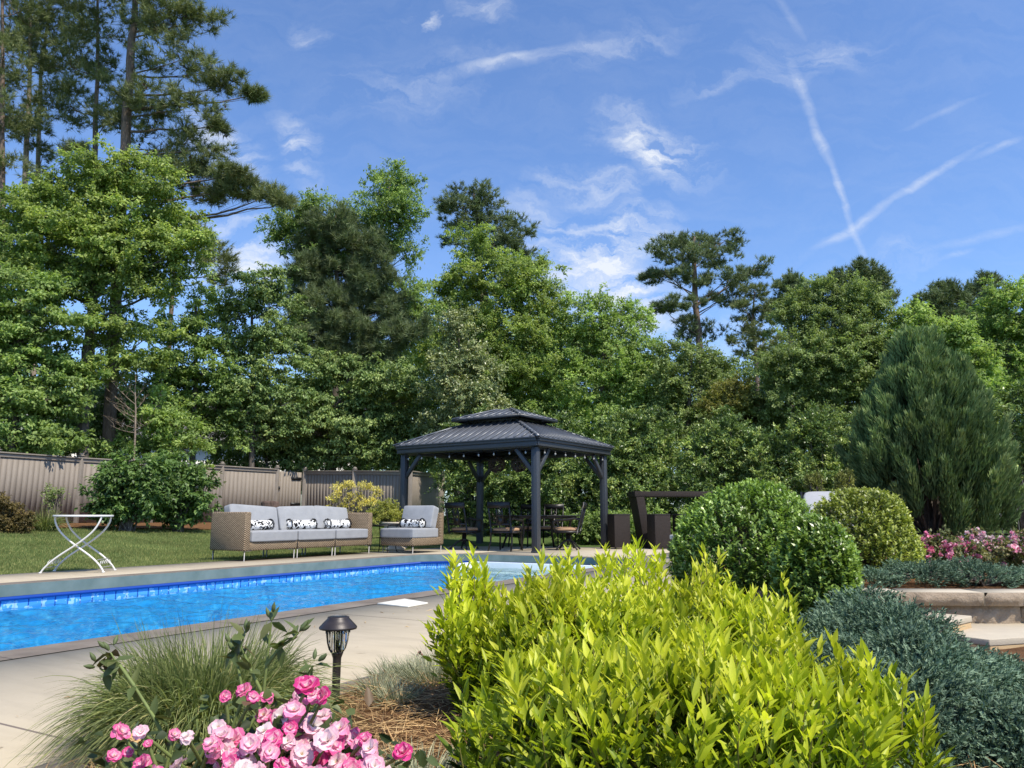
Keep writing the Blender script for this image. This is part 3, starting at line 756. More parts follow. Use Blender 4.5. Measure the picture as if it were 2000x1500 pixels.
M_WICK = wicker('wicker_natural', (.27, .19, .115), (.50, .38, .25)); M_WICKD = wicker('wicker_dark_brown', (.030, .021, .018), (.065, .048, .042), .8)
m = Mat('grey_cushion_fabric'); nz = m.noise(220, m.co((1, 1, .5)), 3, .7); n2 = m.noise(6, m.co(), 4)
c = m.ramp(m.math('ADD', m.math('MULTIPLY', nz, .6), m.math('MULTIPLY', n2, .4)), [(.3, (.25, .255, .265)), (.7, (.36, .365, .375))]); M_GREYC = m.fin(m.bsdf(c, .9, .1, 0, n2, .5, .02))
M_STEEL = plain('brushed_leg', (.42, .41, .39), .35, .5, metal=.8)
m = Mat('cow_print'); v = m.co(); oi = m.n('ShaderNodeObjectInfo'); va = m.n('ShaderNodeVectorMath', operation='ADD'); m.l(v, va.inputs[0]); m.l(m.math('MULTIPLY', oi.outputs['Random'], 40), va.inputs[1]); vo = m.noise(13, va.outputs[0], 2, .4, 1.5); c = m.ramp(vo, [(.0, (.015, .015, .016)), (.46, (.015, .015, .016)), (.475, (.80, .79, .76)), (1, (.82, .81, .78))]); M_COW = m.fin(m.bsdf(c, .9, .1))
M_FRINGE = plain('black_fringe', (.018, .018, .02), .95, .1, var=.5, scale=60)


def chrome_leg(r, x, y, sx_, sy_):
    g = Geo(); g.tube([(x, y, .0), (x, y, .16)], [.010, .013], 8); g.box((x, y, .163), (.012, .012, .01)); g.bar((x - .10 * sx_ * 0 - .0, y, .168), (x + sx_ * .15, y, .168), .03, .008); g.bar((x, y, .1685), (x, y + sy_ * .12, .1685), .03, .007); g.obj('leg', M_STEEL, r)


SL = 3.3; A0 = S(6.82, 6.0)
sofa = thing('wicker_sofa', 'long tan wicker sofa with grey cushions on the far side of the pool', 'sofa', tuple(A0), RZ)
dp = .86
g = Geo(); g.box((SL / 2, dp / 2, .245), (SL - .26, dp - .02, .15)); g.box((.065, dp / 2, .495), (.13, dp, .65)); g.box((SL - .065, dp / 2, .495), (.13, dp, .65)); g.box((SL / 2, dp - .06, .55), (SL - .26, .12, .50))
g.obj('frame', M_WICK, sofa, bevel=.025)
g = Geo()
for x in (SL * .37, SL * .67): g.box((x, .006, .245), (.016, .012, .155))
g.obj('module_gap', M_CORD, sofa)
for x, sx_ in ((.05, 1), (SL * .37 - .04, -1), (SL * .37 + .04, 1), (SL * .67 - .04, -1), (SL * .67 + .04, 1), (SL - .05, -1)):
    for y, sy_ in ((.04, 1), (dp - .05, -1)): chrome_leg(sofa, x, y, sx_, sy_)
xs_ = [(.13, SL * .37), (SL * .37, SL * .67), (SL * .67, SL - .13)]
for k, (a, b) in enumerate(xs_):
    g = Geo(); g.cushion(((a + b) / 2, .36, .405), (b - a - .012, .76, .19), puff=.06, k=22, n=17); g.obj('seat_cushion', M_GREYC, sofa, smooth=True)
    g = Geo(); g.cushion(((a + b) / 2 + (.0, .02, -.02)[k], .60, .70), (b - a - .01, .19, .46), Rx(-.25) @ Ry((.05, -.03, .045)[k]), puff=.13, k=20, n=17); g.obj('back_cushion', M_GREYC, sofa, smooth=True)


def bolster(label, p, rz, L=.50, R=.085):
    r = thing('bolster_pillow', label, 'pillow', tuple(p), rz, 'black and white bolster pillows')
    g = Geo(); th = np.linspace(0, 1, 15); prof = [(R * (1 - .02 * math.cos(t * 6.28 * 2)) * (1 if 0 < t < 1 else .9), (t - .5) * L) for t in th]; prof = [(0, -L / 2 - .004)] + prof + [(0, L / 2 + .004)]
    pr = Geo(); pr.lathe(prof, 22); V = pr.V[0][:, [2, 0, 1]]; pr.V[0] = V; pr.obj('pillow_roll', M_COW, r, smooth=True)
    for sg in (-1, 1):
        g = Geo(); n_ = 220; th = rng.uniform(0, 2 * np.pi, n_); p0 = np.stack([np.full(n_, sg * L / 2 - sg * .015), np.cos(th) * R * .94, np.sin(th) * R * .94], 1); d = nrm(np.stack([sg * rng.uniform(-.3, 1.0, n_), np.cos(th), np.sin(th)], 1)); g.leaves(p0, d, nrm(rng.normal(size=(n_, 3))), .04, .011, .5, 'd'); g.obj('fringe', M_FRINGE, r)


for k, lab in enumerate(('cow print bolster pillow lying nearest the left sofa arm', 'cow print bolster pillow in the middle of the wicker sofa', 'cow print bolster pillow on the right seat of the wicker sofa')):
    a, b = xs_[k]; q = A0 + np.array([*(U * ((a + b) / 2 + (-.05, -.02, .0)[k]) + NN * .40), .59]); bolster(lab, q, RZ + (.05, -.06, .03)[k], .62, .088)

# lounge chair whose back stands at its right end
B0 = S(10.85, 5.55); B0 = np.array([*P(806, 1082, 15.6)[:2], 0]); B0[:2] = G(806, 1082)[:2]
ch = thing('wicker_lounge_chair', 'tan wicker lounge chair with grey cushions beside the gazebo post', 'chair', tuple(B0), RZ - .02)
cl_, cd = 1.06, .86
g = Geo(); g.box((cl_ / 2 - .06, cd / 2, .235), (cl_ - .12, cd, .16)); g.box((cl_ - .065, cd / 2, .49), (.13, cd, .66)); g.obj('frame', M_WICK, ch, bevel=.025)
for x, sx_ in ((.05, 1), (cl_ - .05, -1)):
    for y, sy_ in ((.04, 1), (cd - .05, -1)): chrome_leg(ch, x, y, sx_, sy_)
g = Geo(); g.cushion((.43, cd / 2, .405), (.90, cd + .01, .20), puff=.06, k=20, n=17); g.obj('seat_cushion', M_GREYC, ch, smooth=True)
g = Geo(); g.cushion((.76, cd / 2, .72), (.22, cd - .04, .48), Ry(.28), puff=.13, k=20, n=17); g.obj('back_cushion', M_GREYC, ch, smooth=True)
q = B0 + np.array([*(U * .53 + NN * .42), .595]); bolster('cow print bolster pillow on the grey lounge chair', q, RZ + math.pi / 2 - .1, .56, .088)

# side table, urn
q = G(748, 1079); r = thing('side_table', 'small black metal side table between the wicker sofa and the lounge chair', 'table', tuple(q), RZ + .2)
g = Geo(); g.box((0, 0, .56), (.46, .46, .02)); g.bar((-.23, -.23, .575), (.23, -.23, .575), .02, .02); g.bar((.23, .23, .575), (.23, -.23, .575), .02, .02); g.obj('tabletop', M_IRON, r)
for sx_ in (-1, 1):
    for sy_ in (-1, 1):
        g = Geo(); g.tube([(sx_ * .21, sy_ * .21, .55), (sx_ * .17, sy_ * .17, .35), (sx_ * .20, sy_ * .20, .06), (sx_ * .22, sy_ * .22, 0)], .010, 6); g.obj('leg', M_IRON, r)
g = Geo(); g.tube([(-.18, -.18, .3), (.18, -.18, .3), (.18, .18, .3), (-.18, .18, .3), (-.18, -.18, .3)], .007, 5); g.obj('stretcher', M_IRON, r)
M_URN = plain('cream_urn', (.56, .49, .38), .7, .25, var=.12, scale=5)
uq = G(757, 1077); uq = uq + np.array([.08, .55, 0])
urn = thing('urn_planter', 'cream urn planter holding a yellow green shrub behind the side table', 'planter', tuple(uq))
g = Geo(); g.lathe([(0, 0), (.22, 0), (.23, .05), (.16, .08), (.12, .12), (.14, .16), (.24, .24), (.29, .36), (.27, .48), (.24, .54), (.32, .58), (.33, .62), (.29, .62), (.27, .56), (0, .55)], 28); g.obj('urn', M_URN, urn, smooth=True)
# bistro table
M_WHITE = plain('white_enamel', (.68, .66, .62), .4, .45, var=.04)
ft = [G(91, 1118), G(122, 1119), G(185, 1113), G(217, 1113)]; c_ = np.mean(ft, 0); c_ = np.array([-5.90, 10.75, 0])
r = thing('bistro_table', 'white folding metal bistro table with crossed curved legs at the lawn edge', 'table', tuple(c_), .15)
g = Geo(); g.lathe([(0, .74), (.365, .74), (.37, .744), (.37, .762), (.365, .766), (0, .766)], 36); g.obj('tabletop', M_WHITE, r)
for yy in (-.2, .2):
    for sg in (-1, 1):
        y2 = yy + sg * .02
        pts = [(-sg * .30, y2 * .9, .735), (-sg * .285, y2, .66), (-sg * .22, y2, .54), (-sg * .06, y2, .40), (sg * .06, y2, .315), (sg * .24, y2, .19), (sg * .36, y2 * 1.05, .06), (sg * .385, y2 * 1.1, .0)]
        tt = np.linspace(0, 1, 22); pa = np.array(pts); sp_ = np.stack([np.interp(tt, np.linspace(0, 1, len(pa)), pa[:, k]) for k in range(3)], 1)
        for _ in range(3): sp_[1:-1] = (sp_[:-2] + sp_[1:-1] * 2 + sp_[2:]) / 4
        g = Geo(); g.tube(sp_, .0125, 8); g.lathe([(0, 0), (.02, 0), (.02, .012), (.015, .02)], 10, pts[-1]); g.obj('leg', M_WHITE, r, smooth=True)
for sg in (-1, 1):
    g = Geo(); x = sg * .30; x2 = sg * .355
    g.tube([(x, -.2, .17), (x, .2, .17)], .006, 6); g.tube([(x2, -.2, .07), (x2, .2, .07)], .006, 6)
    for k in range(5):
        y0 = -.16 + k * .08; th = np.linspace(0, 4.9, 14); rr = np.linspace(.035, .008, 14)
        g.tube(np.stack([np.full(14, x + sg * .03), y0 + rr * np.cos(th), .12 + rr * np.sin(th) * 1.2], 1), .004, 5)
    g.obj('scroll_rail', M_WHITE, r)

# ---------------------------------------------------------------- bar set and loungers on the right
bq = P(1254, 1008, 18.55); bar_l = np.array([bq[0], bq[1], 0])
r = thing('bar_table', 'tall dark brown wicker bar table with slab ends by the hedge', 'bar table', tuple(bar_l), .10)
g = Geo(); g.box((.82, .32, 1.27), (1.98, .72, .13)); g.obj('tabletop', M_WICKD, r, bevel=.01)
for x0, sg in ((0, 1), (1.62, -1)):
    g = Geo(); V = []
    for z, xo, y0, y1 in ((0, .06, .04, .62), (1.205, -.14, -.035, .675)):
        for x in (xo, xo + .20):
            for y in (y0, y1): V.append([x0 + (x if sg > 0 else -x), y, z])
    g.add(V, [[0, 1, 3, 2], [4, 6, 7, 5], [0, 4, 5, 1], [2, 3, 7, 6], [0, 2, 6, 4], [1, 5, 7, 3]]); g.obj('end_panel', M_WICKD, r, bevel=.008)
def cube_stool(px, Y, rz, lab):
    q = P(px, 1008, Y); r = thing('wicker_stool', lab, 'stool', (q[0], q[1], 0), rz, 'dark wicker bar stools')
    g = Geo(); g.box((0, 0, .40), (.40, .42, .74)); g.obj('body', M_WICKD, r, bevel=.012); g = Geo(); g.box((0, 0, .785), (.405, .425, .03)); g.obj('seat', plain('dark_seat', (.02, .017, .016), .8), r, bevel=.01)
    g = Geo()
    for a in (-.17, .17):
        for b in (-.18, .18): g.box((a, b, .015), (.03, .03, .03))
    g.obj('foot', M_IRON, r)


cube_stool(1208, 18.3, .28, 'dark wicker bar stool standing left of the bar table'); cube_stool(1286, 18.15, .28, 'dark wicker bar stool tucked under the bar table, right of its slab end'); cube_stool(1336, 18.3, .28, 'dark wicker bar stool half hidden by the round green bush')
# far bar stools tops omitted: hidden behind the slab
q = P(1316, 1047, 14.2); r = thing('stone_bench', 'pale stone bench end peeping out left of the round green bush', 'bench', (q[0] + .50, q[1], 0), .1)
M_STONE = plain('pale_stone', (.62, .58, .52), .8, .2, var=.1, scale=7)
g = Geo(); g.cushion((0, 0, q[2] - .02), (1.1, .42, .10), puff=.02, k=8); g.obj('seat', M_STONE, r, smooth=True)
for sg in (-1, 1): g = Geo(); g.box((sg * .36, 0, (q[2] - .06) / 2), (.12, .34, q[2] - .06)); g.obj('leg', M_STONE, r, bevel=.01)
# lounger with a grey cushion behind the light green globe
q = P(1612, 985, 10.8); r = thing('sun_lounger', 'sun lounger with raised pale grey back cushion behind the clipped bushes', 'lounger', (q[0], q[1], .25), -.35)
M_PALEC = plain('pale_grey_cushion', (.36, .36, .37), .9, .1, var=.05, scale=20)
Rl = Ry(-.0) @ Rx(.72)
g = Geo(); zc = q[2] - .25; g.cushion((0, 0, zc - .06), (.56, .80, .09), Rx(.60), puff=.12, k=7); g.obj('back_cushion', M_PALEC, r, smooth=True)
g = Geo(); g.bar((-.30, -.36, zc - .34), (-.30, .40, zc + .17), .03, .04); g.bar((.30, -.36, zc - .34), (.30, .40, zc + .17), .03, .04); g.bar((-.30, .39, zc + .165), (.30, .39, zc + .165), .03, .03); g.box((0, -.95, zc - .36), (.62, 1.3, .05)); g.obj('frame', M_CAST, r)
g = Geo(); g.cushion((0, -.95, zc - .29), (.56, 1.25, .09), puff=.1, k=7); g.obj('seat_cushion', M_PALEC, r, smooth=True)
for a in (-.28, .28):
    for b in (-1.5, -.35): g = Geo(); g.box((a, b, (zc - .38) / 2), (.04, .04, zc - .38)); g.obj('leg', M_CAST, r)

# ---------------------------------------------------------------- retaining wall, steps, black railing
m = Mat('split_block'); v = m.co(); nz = m.noise(9, v, 8, .7); n2 = m.noise(60, v, 5, .7)
c = m.ramp(nz, [(.3, (.27, .205, .145)), (.55, (.40, .315, .23)), (.75, (.52, .42, .31))]); c = m.mix(m.math('MULTIPLY', n2, .4), c, (.22, .165, .12)); M_BLOCK = m.fin(m.bsdf(c, .9, .15, 0, m.math('ADD', nz, m.math('MULTIPLY', n2, .3)), 1, .03))
M_CAP = plain('cap_stone', (.45, .39, .30), .85, .2, var=.07, scale=12, bs=.4, bd=.004)
M_CAPF = plain('amber_step', (.47, .33, .18), .85, .2, var=.08, scale=10, bs=.4, bd=.004)


def rough_face(g, p, e, nv, L, h, z0, mat=0, amp=.016):
    """split stone face: grid pushed out by noise"""
    nx, ny = max(4, int(L / .022)), max(4, int(h / .022)); a, b = np.meshgrid(np.linspace(0, 1, nx), np.linspace(0, 1, ny), indexing='ij')
    ed = np.clip(np.minimum(np.minimum(a, 1 - a) * L, np.minimum(b, 1 - b) * h) / .014, 0, 1) ** .6
    ns = rng.normal(0, 1, (nx, ny)); k_ = ns.copy()
    for _ in range(2): k_[1:-1, 1:-1] = (k_[1:-1, 1:-1] * 2 + k_[:-2, 1:-1] + k_[2:, 1:-1] + k_[1:-1, :-2] + k_[1:-1, 2:]) / 6
    o = ed * (amp + amp * 1.5 * k_)
    V = np.asarray(p)[None, None] + e * (a * L)[..., None] + nv * o[..., None] + np.array([0, 0, 1.]) * (z0 + b * h)[..., None]
    q = np.arange(nx - 1)[:, None] * ny + np.arange(ny - 1)[None]; g.add(V.reshape(-1, 3), np.stack([q, q + ny, q + ny + 1, q + 1], -1).reshape(-1, 4), .5, mat)


W0 = np.array([1.95, 5.16, 0]); rw = thing('retaining_wall', 'low tan split block retaining wall with smooth cap stones in front of the roses', 'wall', tuple(W0))
wp = [np.array([1.62, 5.33]), np.array([2.02, 5.13]), np.array([2.47, 5.02]), np.array([2.96, 4.98]), np.array([3.45, 4.98]), np.array([3.94, 5.0]), np.array([4.43, 5.02]), np.array([4.92, 5.05])]
for k in range(len(wp) - 1):
    p, q = wp[k], wp[k + 1]; L = np.linalg.norm(q - p); e = np.array([*(q - p) / L, 0]); nv = np.array([e[1], -e[0], 0])
    g = Geo(); g.box([*((p + q) / 2 - nv[:2] * .13), .235], (L - .006, .26, .082), np.stack([e, -nv, [0, 0, 1]], 1), mat=1); rough_face(g, np.array([*p, 0]) + e * .004, e, nv, L - .008, .082, .194, amp=.02)
    g.obj('cap_stone', [M_BLOCK, M_CAP], rw, W0)
for row, (z0, sh) in enumerate(((-.02, 0),)):
    for k in range(len(wp) - 1):
        p = wp[k] + (wp[k + 1] - wp[k]) * .52; q = wp[k + 1] + ((wp[k + 2] - wp[k + 1]) if k + 2 < len(wp) else (wp[k + 1] - wp[k])) * .52; L = np.linalg.norm(q - p); e = np.array([*(q - p) / L, 0]); nv = np.array([e[1], -e[0], 0])
        g = Geo(); g.box([*((p + q) / 2 - nv[:2] * .17), z0 + .105], (L - .008, .24, .209), np.stack([e, -nv, [0, 0, 1]], 1)); rough_face(g, np.array([*p, 0]) - nv * .05 + e * .006, e, nv, L - .012, .205, z0 + .002, amp=.02); g.obj('block', M_BLOCK, rw, W0)
sq = G(1846, 1215, .155); stp = thing('stone_steps', 'two pale stone slab steps with amber fronts below the retaining wall', 'steps', (sq[0], sq[1], 0))
def step(corner, d1, d2, L1, L2, h, zt, mm):
    g = Geo(); c = np.array(corner[:2]); d1 = nrm(np.array(d1, float)); d2 = nrm(np.array(d2, float)); pts = [c, c + d1 * L1, c + d1 * L1 + d2 * L2, c + d2 * L2]; g.poly(pts, zt - .035, zt, 0); g.poly([p + (c + d1 * L1 / 2 + d2 * L2 / 2 - p) * .01 for p in pts], zt - h, zt - .036, 1); g.obj('step_slab', [M_CAP, mm], stp, (sq[0], sq[1], 0), bevel=.004)


step(sq, (.75, .66), (-.72, .75), .42, 1.1, .15, .155, M_CAPF)
s2 = G(1932, 1249, .085); step(s2, (.95, .30), (-.55, .83), 1.3, .62, .13, .085, M_CAPF)
r = thing('iron_fence', 'thin black iron fence at the right edge behind the roses', 'fence', (8.2, 13.2, .25), -.5)
for z_ in (1.02, .2): g = Geo(); g.bar((-.8, 0, z_), (1.6, 0, z_), .03, .03); g.obj('rail', M_IRON, r)
for k in range(20): g = Geo(); g.tube([(-.78 + k * .12, 0, 0), (-.78 + k * .12, 0, 1.1)], .009, 6); g.obj('picket', M_IRON, r)
# weathered log behind the sofa
q = P(526, 1000, 21.0); r = thing('tree_stump', 'weathered brown log stump standing behind the wicker sofa', 'stump', (q[0], q[1], float(gz(q[0], q[1]))))
g = Geo(); n_ = 14; zt = q[2] + .28 - float(gz(q[0], q[1])); g.lathe([(.26, 0), (.22, .3), (.21, zt - .05), (.215, zt), (.12, zt + .01), (0, zt - .01)], n_); g.V[0][:, :2] *= 1 + .12 * rng.normal(size=(len(g.V[0]), 1)); g.obj('trunk', barkmat('stump_bark', (.05, .035, .03), (.16, .11, .09)), r)

# ---------------------------------------------------------------- solar path light
lq = G(655, 1372, .035); r = thing('path_light', 'dark bronze solar path light with ribbed glass shade beside the deck', 'path light', tuple(lq), .2); r.scale = (.93, .93, .93)
M_BRZ = plain('dark_bronze', (.035, .028, .028), .42, .45, metal=.2, var=.15, scale=30)
m = Mat('ribbed_glass'); gsh = m.n('ShaderNodeBsdfGlossy'); gsh.inputs['Roughness'].default_value = .06; trn = m.n('ShaderNodeBsdfTransparent'); trn.inputs[0].default_value = (.93, .94, .93, 1); wvn = m.n('ShaderNodeTexWave'); wvn.inputs['Scale'].default_value = 30; wvn.inputs['Distortion'].default_value = 4
m.l(m.co((1, 1, .2)), wvn.inputs['Vector']); bp = m.n('ShaderNodeBump'); bp.inputs['Distance'].default_value = .01; m.l(wvn.outputs[1], bp.inputs['Height']); fz = m.n('ShaderNodeFresnel'); fz.inputs[0].default_value = 1.5; m.l(bp.outputs[0], fz.inputs['Normal']); m.l(bp.outputs[0], gsh.inputs['Normal'])
mx = m.n('ShaderNodeMixShader'); m.l(m.math('MULTIPLY', fz.outputs[0], 1.6, True), mx.inputs[0]); m.l(trn.outputs[0], mx.inputs[1]); m.l(gsh.outputs[0], mx.inputs[2]); M_RIB = m.fin(mx.outputs[0])
k_ = .97
g = Geo(); g.lathe([(0, -.1), (.006, -.08), (.0165, 0), (.0175, .17), (.018, .178), (.024, .195), (.026, .20), (.0245, .205), (0, .205)], 20); g.obj('stake', M_BRZ, r, smooth=True)
g = Geo(); g.lathe([(.025, .203), (.033, .215), (.041, .24), (.0455, .27), (.048, .298)], 28); g.obj('glass_shade', M_RIB, r, smooth=True)
g = Geo(); g.lathe([(0, .298), (.05, .298), (.078, .297), (.080, .302), (.079, .306), (.060, .326), (.046, .340), (.045, .346), (.040, .348), (0, .347)], 40); g.obj('cap', M_BRZ, r, smooth=True, bevel=0)
g = Geo(); g.lathe([(0, .3485), (.034, .3485), (.034, .350), (0, .350)], 24); g.obj('solar_panel', M_GLASS, r)
g = Geo()
for k in range(4):
    a = k * math.pi / 2 + .35; c_, s_ = math.cos(a), math.sin(a); g.tube([(c_ * rr, s_ * rr, z) for rr, z in ((.026, .203), (.035, .216), (.043, .242), (.0475, .272), (.050, .299))], .0032, 6)
    for sg in (-1, 1):
        th = np.linspace(0, 4.6, 12); rr = np.linspace(.010, .003, 12); a2 = a + sg * .28 + rr * np.cos(th) * 18 * sg * .9; g.tube(np.stack([.050 * np.cos(a2), .050 * np.sin(a2), .284 + rr * np.sin(th)], 1), .002, 5)
g.obj('cage', M_BRZ, r)
g = Geo(); g.tube([(0, 0, .205), (0, 0, .225)], .014, 10); g.tube([(0, 0, .225), (0, 0, .25)], .006, 8); g.obj('lamp_holder', M_BRZ, r)

# ---------------------------------------------------------------- vegetation
BK_PINE = barkmat('pine_bark', (.10, .07, .055), (.27, .20, .16)); BK_PINEL = barkmat('pine_bark_pale', (.20, .15, .12), (.42, .34, .28)); BK_GREY = barkmat('grey_bark', (.06, .05, .042), (.20, .17, .145)); BK_DEAD = barkmat('bare_wood', (.16, .12, .09), (.34, .27, .21))
L_OAK = leafmat('leaf_yellow_green', [(0, (0.106, 0.202, 0.034)), (.5, (0.202, 0.338, 0.058)), (1, (0.367, 0.501, 0.106))], .42)
L_MID = leafmat('leaf_mid_green', [(0, (0.092, 0.194, 0.041)), (.5, (0.172, 0.322, 0.068)), (1, (0.287, 0.460, 0.115))], .40)
L_DARK = leafmat('leaf_dark_green', [(0, (0.073, 0.165, 0.045)), (.5, (0.149, 0.279, 0.073)), (1, (0.328, 0.459, 0.149))], .3)
L_OLIVE = leafmat('leaf_olive', [(0, (0.088, 0.157, 0.046)), (.5, (0.157, 0.264, 0.077)), (1, (0.278, 0.410, 0.136))], .35)
L_LIGHT = leafmat('leaf_light_green', [(0, (0.117, 0.233, 0.042)), (.5, (0.217, 0.382, 0.083)), (1, (0.349, 0.531, 0.141))], .45)
L_PEAR = leafmat('leaf_grey_green', [(0, (0.081, 0.156, 0.053)), (.5, (0.176, 0.246, 0.103)), (1, (0.453, 0.536, 0.309))], .25, .3, .6)
L_LAUREL = leafmat('leaf_laurel', [(0, (0.030, 0.084, 0.014)), (.4, (0.102, 0.216, 0.036)), (.8, (0.240, 0.384, 0.066)), (1, (0.432, 0.540, 0.144))], .22, .32, .6)
L_PINE = leafmat('pine_needles', [(0, (0.067, 0.118, 0.039)), (.5, (0.129, 0.196, 0.067)), (1, (0.235, 0.297, 0.118))], .2, .5, .3, sat=.68)
L_PINEB = leafmat('pine_needles_blue', [(0, (0.063, 0.126, 0.063)), (.5, (0.119, 0.203, 0.098)), (1, (0.210, 0.301, 0.154))], .2, .5, .3, sat=.68)
L_JUN = leafmat('juniper_green', [(0, (0.042, 0.111, 0.039)), (.5, (0.091, 0.208, 0.068)), (1, (0.234, 0.364, 0.143))], .15, .6, .25, patch=.7)
M_CONE = plain('pine_cone_brown', (.035, .024, .018), .8, .1)
UPV = np.array([0, 0, 1.])


def px2blob(b, Y, k_=1.2):
    px, py, rx, rz = b[:4]; c = P(px, py, Y); k = np.linalg.norm(c - [0, 0, H]) / FPX / math.sqrt(1 + ((px - 1000) / FPX) ** 2 + ((py - 750) / FPX) ** 2)
    return c, np.array([rx * k, (rx * .55 + rz * .35) * k, rz * k]) * k_


def clump_centres(c, r, cr, dens=1.0, inner=.25):
    n = max(3, int(dens * 4.2 * ((r[0] * r[2] + r[0] * r[1] + r[1] * r[2]) / 3) / cr ** 2))
    d = nrm(rng.normal(size=(n, 3))); rad = rng.uniform(inner, 1, n) ** .5
    return c + d * r * (rad * (1 - .35 * cr / r.mean()))[:, None], d


def broad(geo, blobs, L, cr, lai=3.2, flat=.55, droop=.25, dens=1.0, wl=.55, upness=.45, sunny=.45):
    cs = []; L = L * (.82 if L > .08 else 1.0); lai = lai * 2.0; dens = dens * 1.5
    for c, r in blobs:
        crr = min(cr, r.min() * .8); cc, dd = clump_centres(c, r, crr, dens); cs.append(cc); nx_ = max(2, int(len(cc) * .3)); dx_ = nrm(rng.normal(size=(nx_, 3)) + [0, 0, .25]); cc = np.concatenate([cc, c + dx_ * r * rng.uniform(.98, 1.28, (nx_, 1))]); dd = np.concatenate([dd, dx_]); scl = np.concatenate([np.ones(len(cc) - nx_), np.full(nx_, .55)])
        area = math.pi * (r[0] * r[2] + r[0] * r[1] + r[1] * r[2]) / 3 * 1.35; ntot = int(lai * area / (L * L * wl * .55)); ncl = len(cc)
        ntw = 9; tw = nrm(rng.normal(size=(ncl, ntw, 3)) + dd[:, None] * .7) * np.array([1, 1, flat]); tl = rng.uniform(.5, 1.6, (ncl, ntw)) * crr * scl[:, None]
        ci = rng.choice(ncl, ntot, p=scl / scl.sum()); ti = rng.integers(0, ntw, ntot); t = rng.uniform(.1, 1, ntot) ** .7
        tv = tw[ci, ti]; p = cc[ci] + tv * (tl[ci, ti] * t)[:, None] + rng.normal(0, .10, (ntot, 3)) * (crr * scl[ci])[:, None] * np.array([1, 1, .7])
        ax = nrm(tv * .7 + rng.normal(0, .6, (ntot, 3)) + UPV * (-droop)); nn = nrm(UPV * upness + np.array(SUN) * sunny + dd[ci] * .35 + rng.normal(0, .5, (ntot, 3)))
        base = rng.uniform(.15, .75, ncl)[ci]; geo.leaves(p, ax, nn, L * rng.uniform(.7, 1.25, ntot), L * wl, np.clip(base + rng.normal(0, .22, ntot), 0, 1))
    return cs


def pine(geo, blobs, NL, cr, dens=1.0, flat=.5, nneed=16, tufts=9, w=.014, cones=0, up=.45):
    cs = []; tufts = int(tufts * 1.7); nneed = int(nneed * 1.25); w = w * 1.35; dens = dens * 1.35; spread = 1.35
    for c, r in blobs:
        crr = min(cr, r.min() * .9) * .8; cc, dd = clump_centres(c, r, crr, dens * .75, .1); cs.append(cc); ncl = len(cc)
        tv = nrm(rng.normal(size=(ncl, tufts, 3)) + dd[:, None] * .6) * np.array([1, 1, flat]); tp = cc[:, None] + tv * (rng.uniform(.25, 1.5, (ncl, tufts, 1)) * crr)
        td = nrm(tv * .8 + UPV * up); n = ncl * tufts * nneed; tpp = np.repeat(tp.reshape(-1, 3), nneed, 0); tdd = np.repeat(td.reshape(-1, 3), nneed, 0)
        d = nrm(tdd * .75 + rng.normal(0, .55, (n, 3))); b = np.repeat(np.repeat(rng.uniform(.2, .7, ncl), tufts), nneed)
        geo.leaves(tpp - tdd * (rng.uniform(0, .5, (n, 1)) * NL), d, nrm(rng.normal(size=(n, 3))), NL * rng.uniform(.7, 1.15, n), w, np.clip(b + rng.normal(0, .2, n), 0, 1), 'n')
        if cones:
            k = rng.integers(0, ncl * tufts, int(ncl * cones)); q = tp.reshape(-1, 3)[k] - UPV * .06
            geo.leaves(q, np.tile(-UPV, (len(q), 1)), nrm(rng.normal(size=(len(q), 3)) * [1, 1, .1]), .13, .09, .5, 'd', 1); geo.leaves(q, np.tile(-UPV, (len(q), 1)), nrm(rng.normal(size=(len(q), 3)) * [1, 1, .1]), .13, .09, .5, 'd', 1)
    return cs


def bez(s, q, sag, n=7, wob=.04):
    L = np.linalg.norm(q - s); mid = (s + q) / 2 + np.array([0, 0, sag * L]) + rng.normal(0, wob * L, 3); t = np.linspace(0, 1, n)[:, None]
    p = s * (1 - t) ** 2 + 2 * mid * t * (1 - t) + q * t * t; p[1:-1] += rng.normal(0, wob * .35 * L, (n - 2, 3)) * .5
    return p


def limbs(geo, tr, bl, cs, r0, rise=.5, sub=1.0):
    """one limb from the trunk into every crown lobe, thin twigs from the limb to the leaf clumps"""
    z = tr[:, 2]
    for (c, r), cl in zip(bl, cs):
        q = c + (cl[rng.integers(len(cl))] - c) * .5; hd = np.hypot(*(q[:2] - np.array([np.interp(q[2], z, tr[:, 0]), np.interp(q[2], z, tr[:, 1])]))); zs = np.clip(q[2] - rise * hd, z[0] + (z[-1] - z[0]) * .15, z[-1] - .05)
        s = np.array([np.interp(zs, z, tr[:, 0]), np.interp(zs, z, tr[:, 1]), zs]); L = np.linalg.norm(q - s); lp = bez(s, q, -.06, 9)
        geo.tube(lp, np.linspace(min(r0 * .42, .014 + .011 * L), .010, 9), 6, cap=False)
        n = max(2, int(len(cl) * .55 * sub))
        for e in cl[rng.permutation(len(cl))[:n]]:
            s1 = lp[rng.integers(4, 9)]; geo.tube(bez(s1, e, -.05, 5), [.011, .009, .007, .005, .003], 4, cap=False)


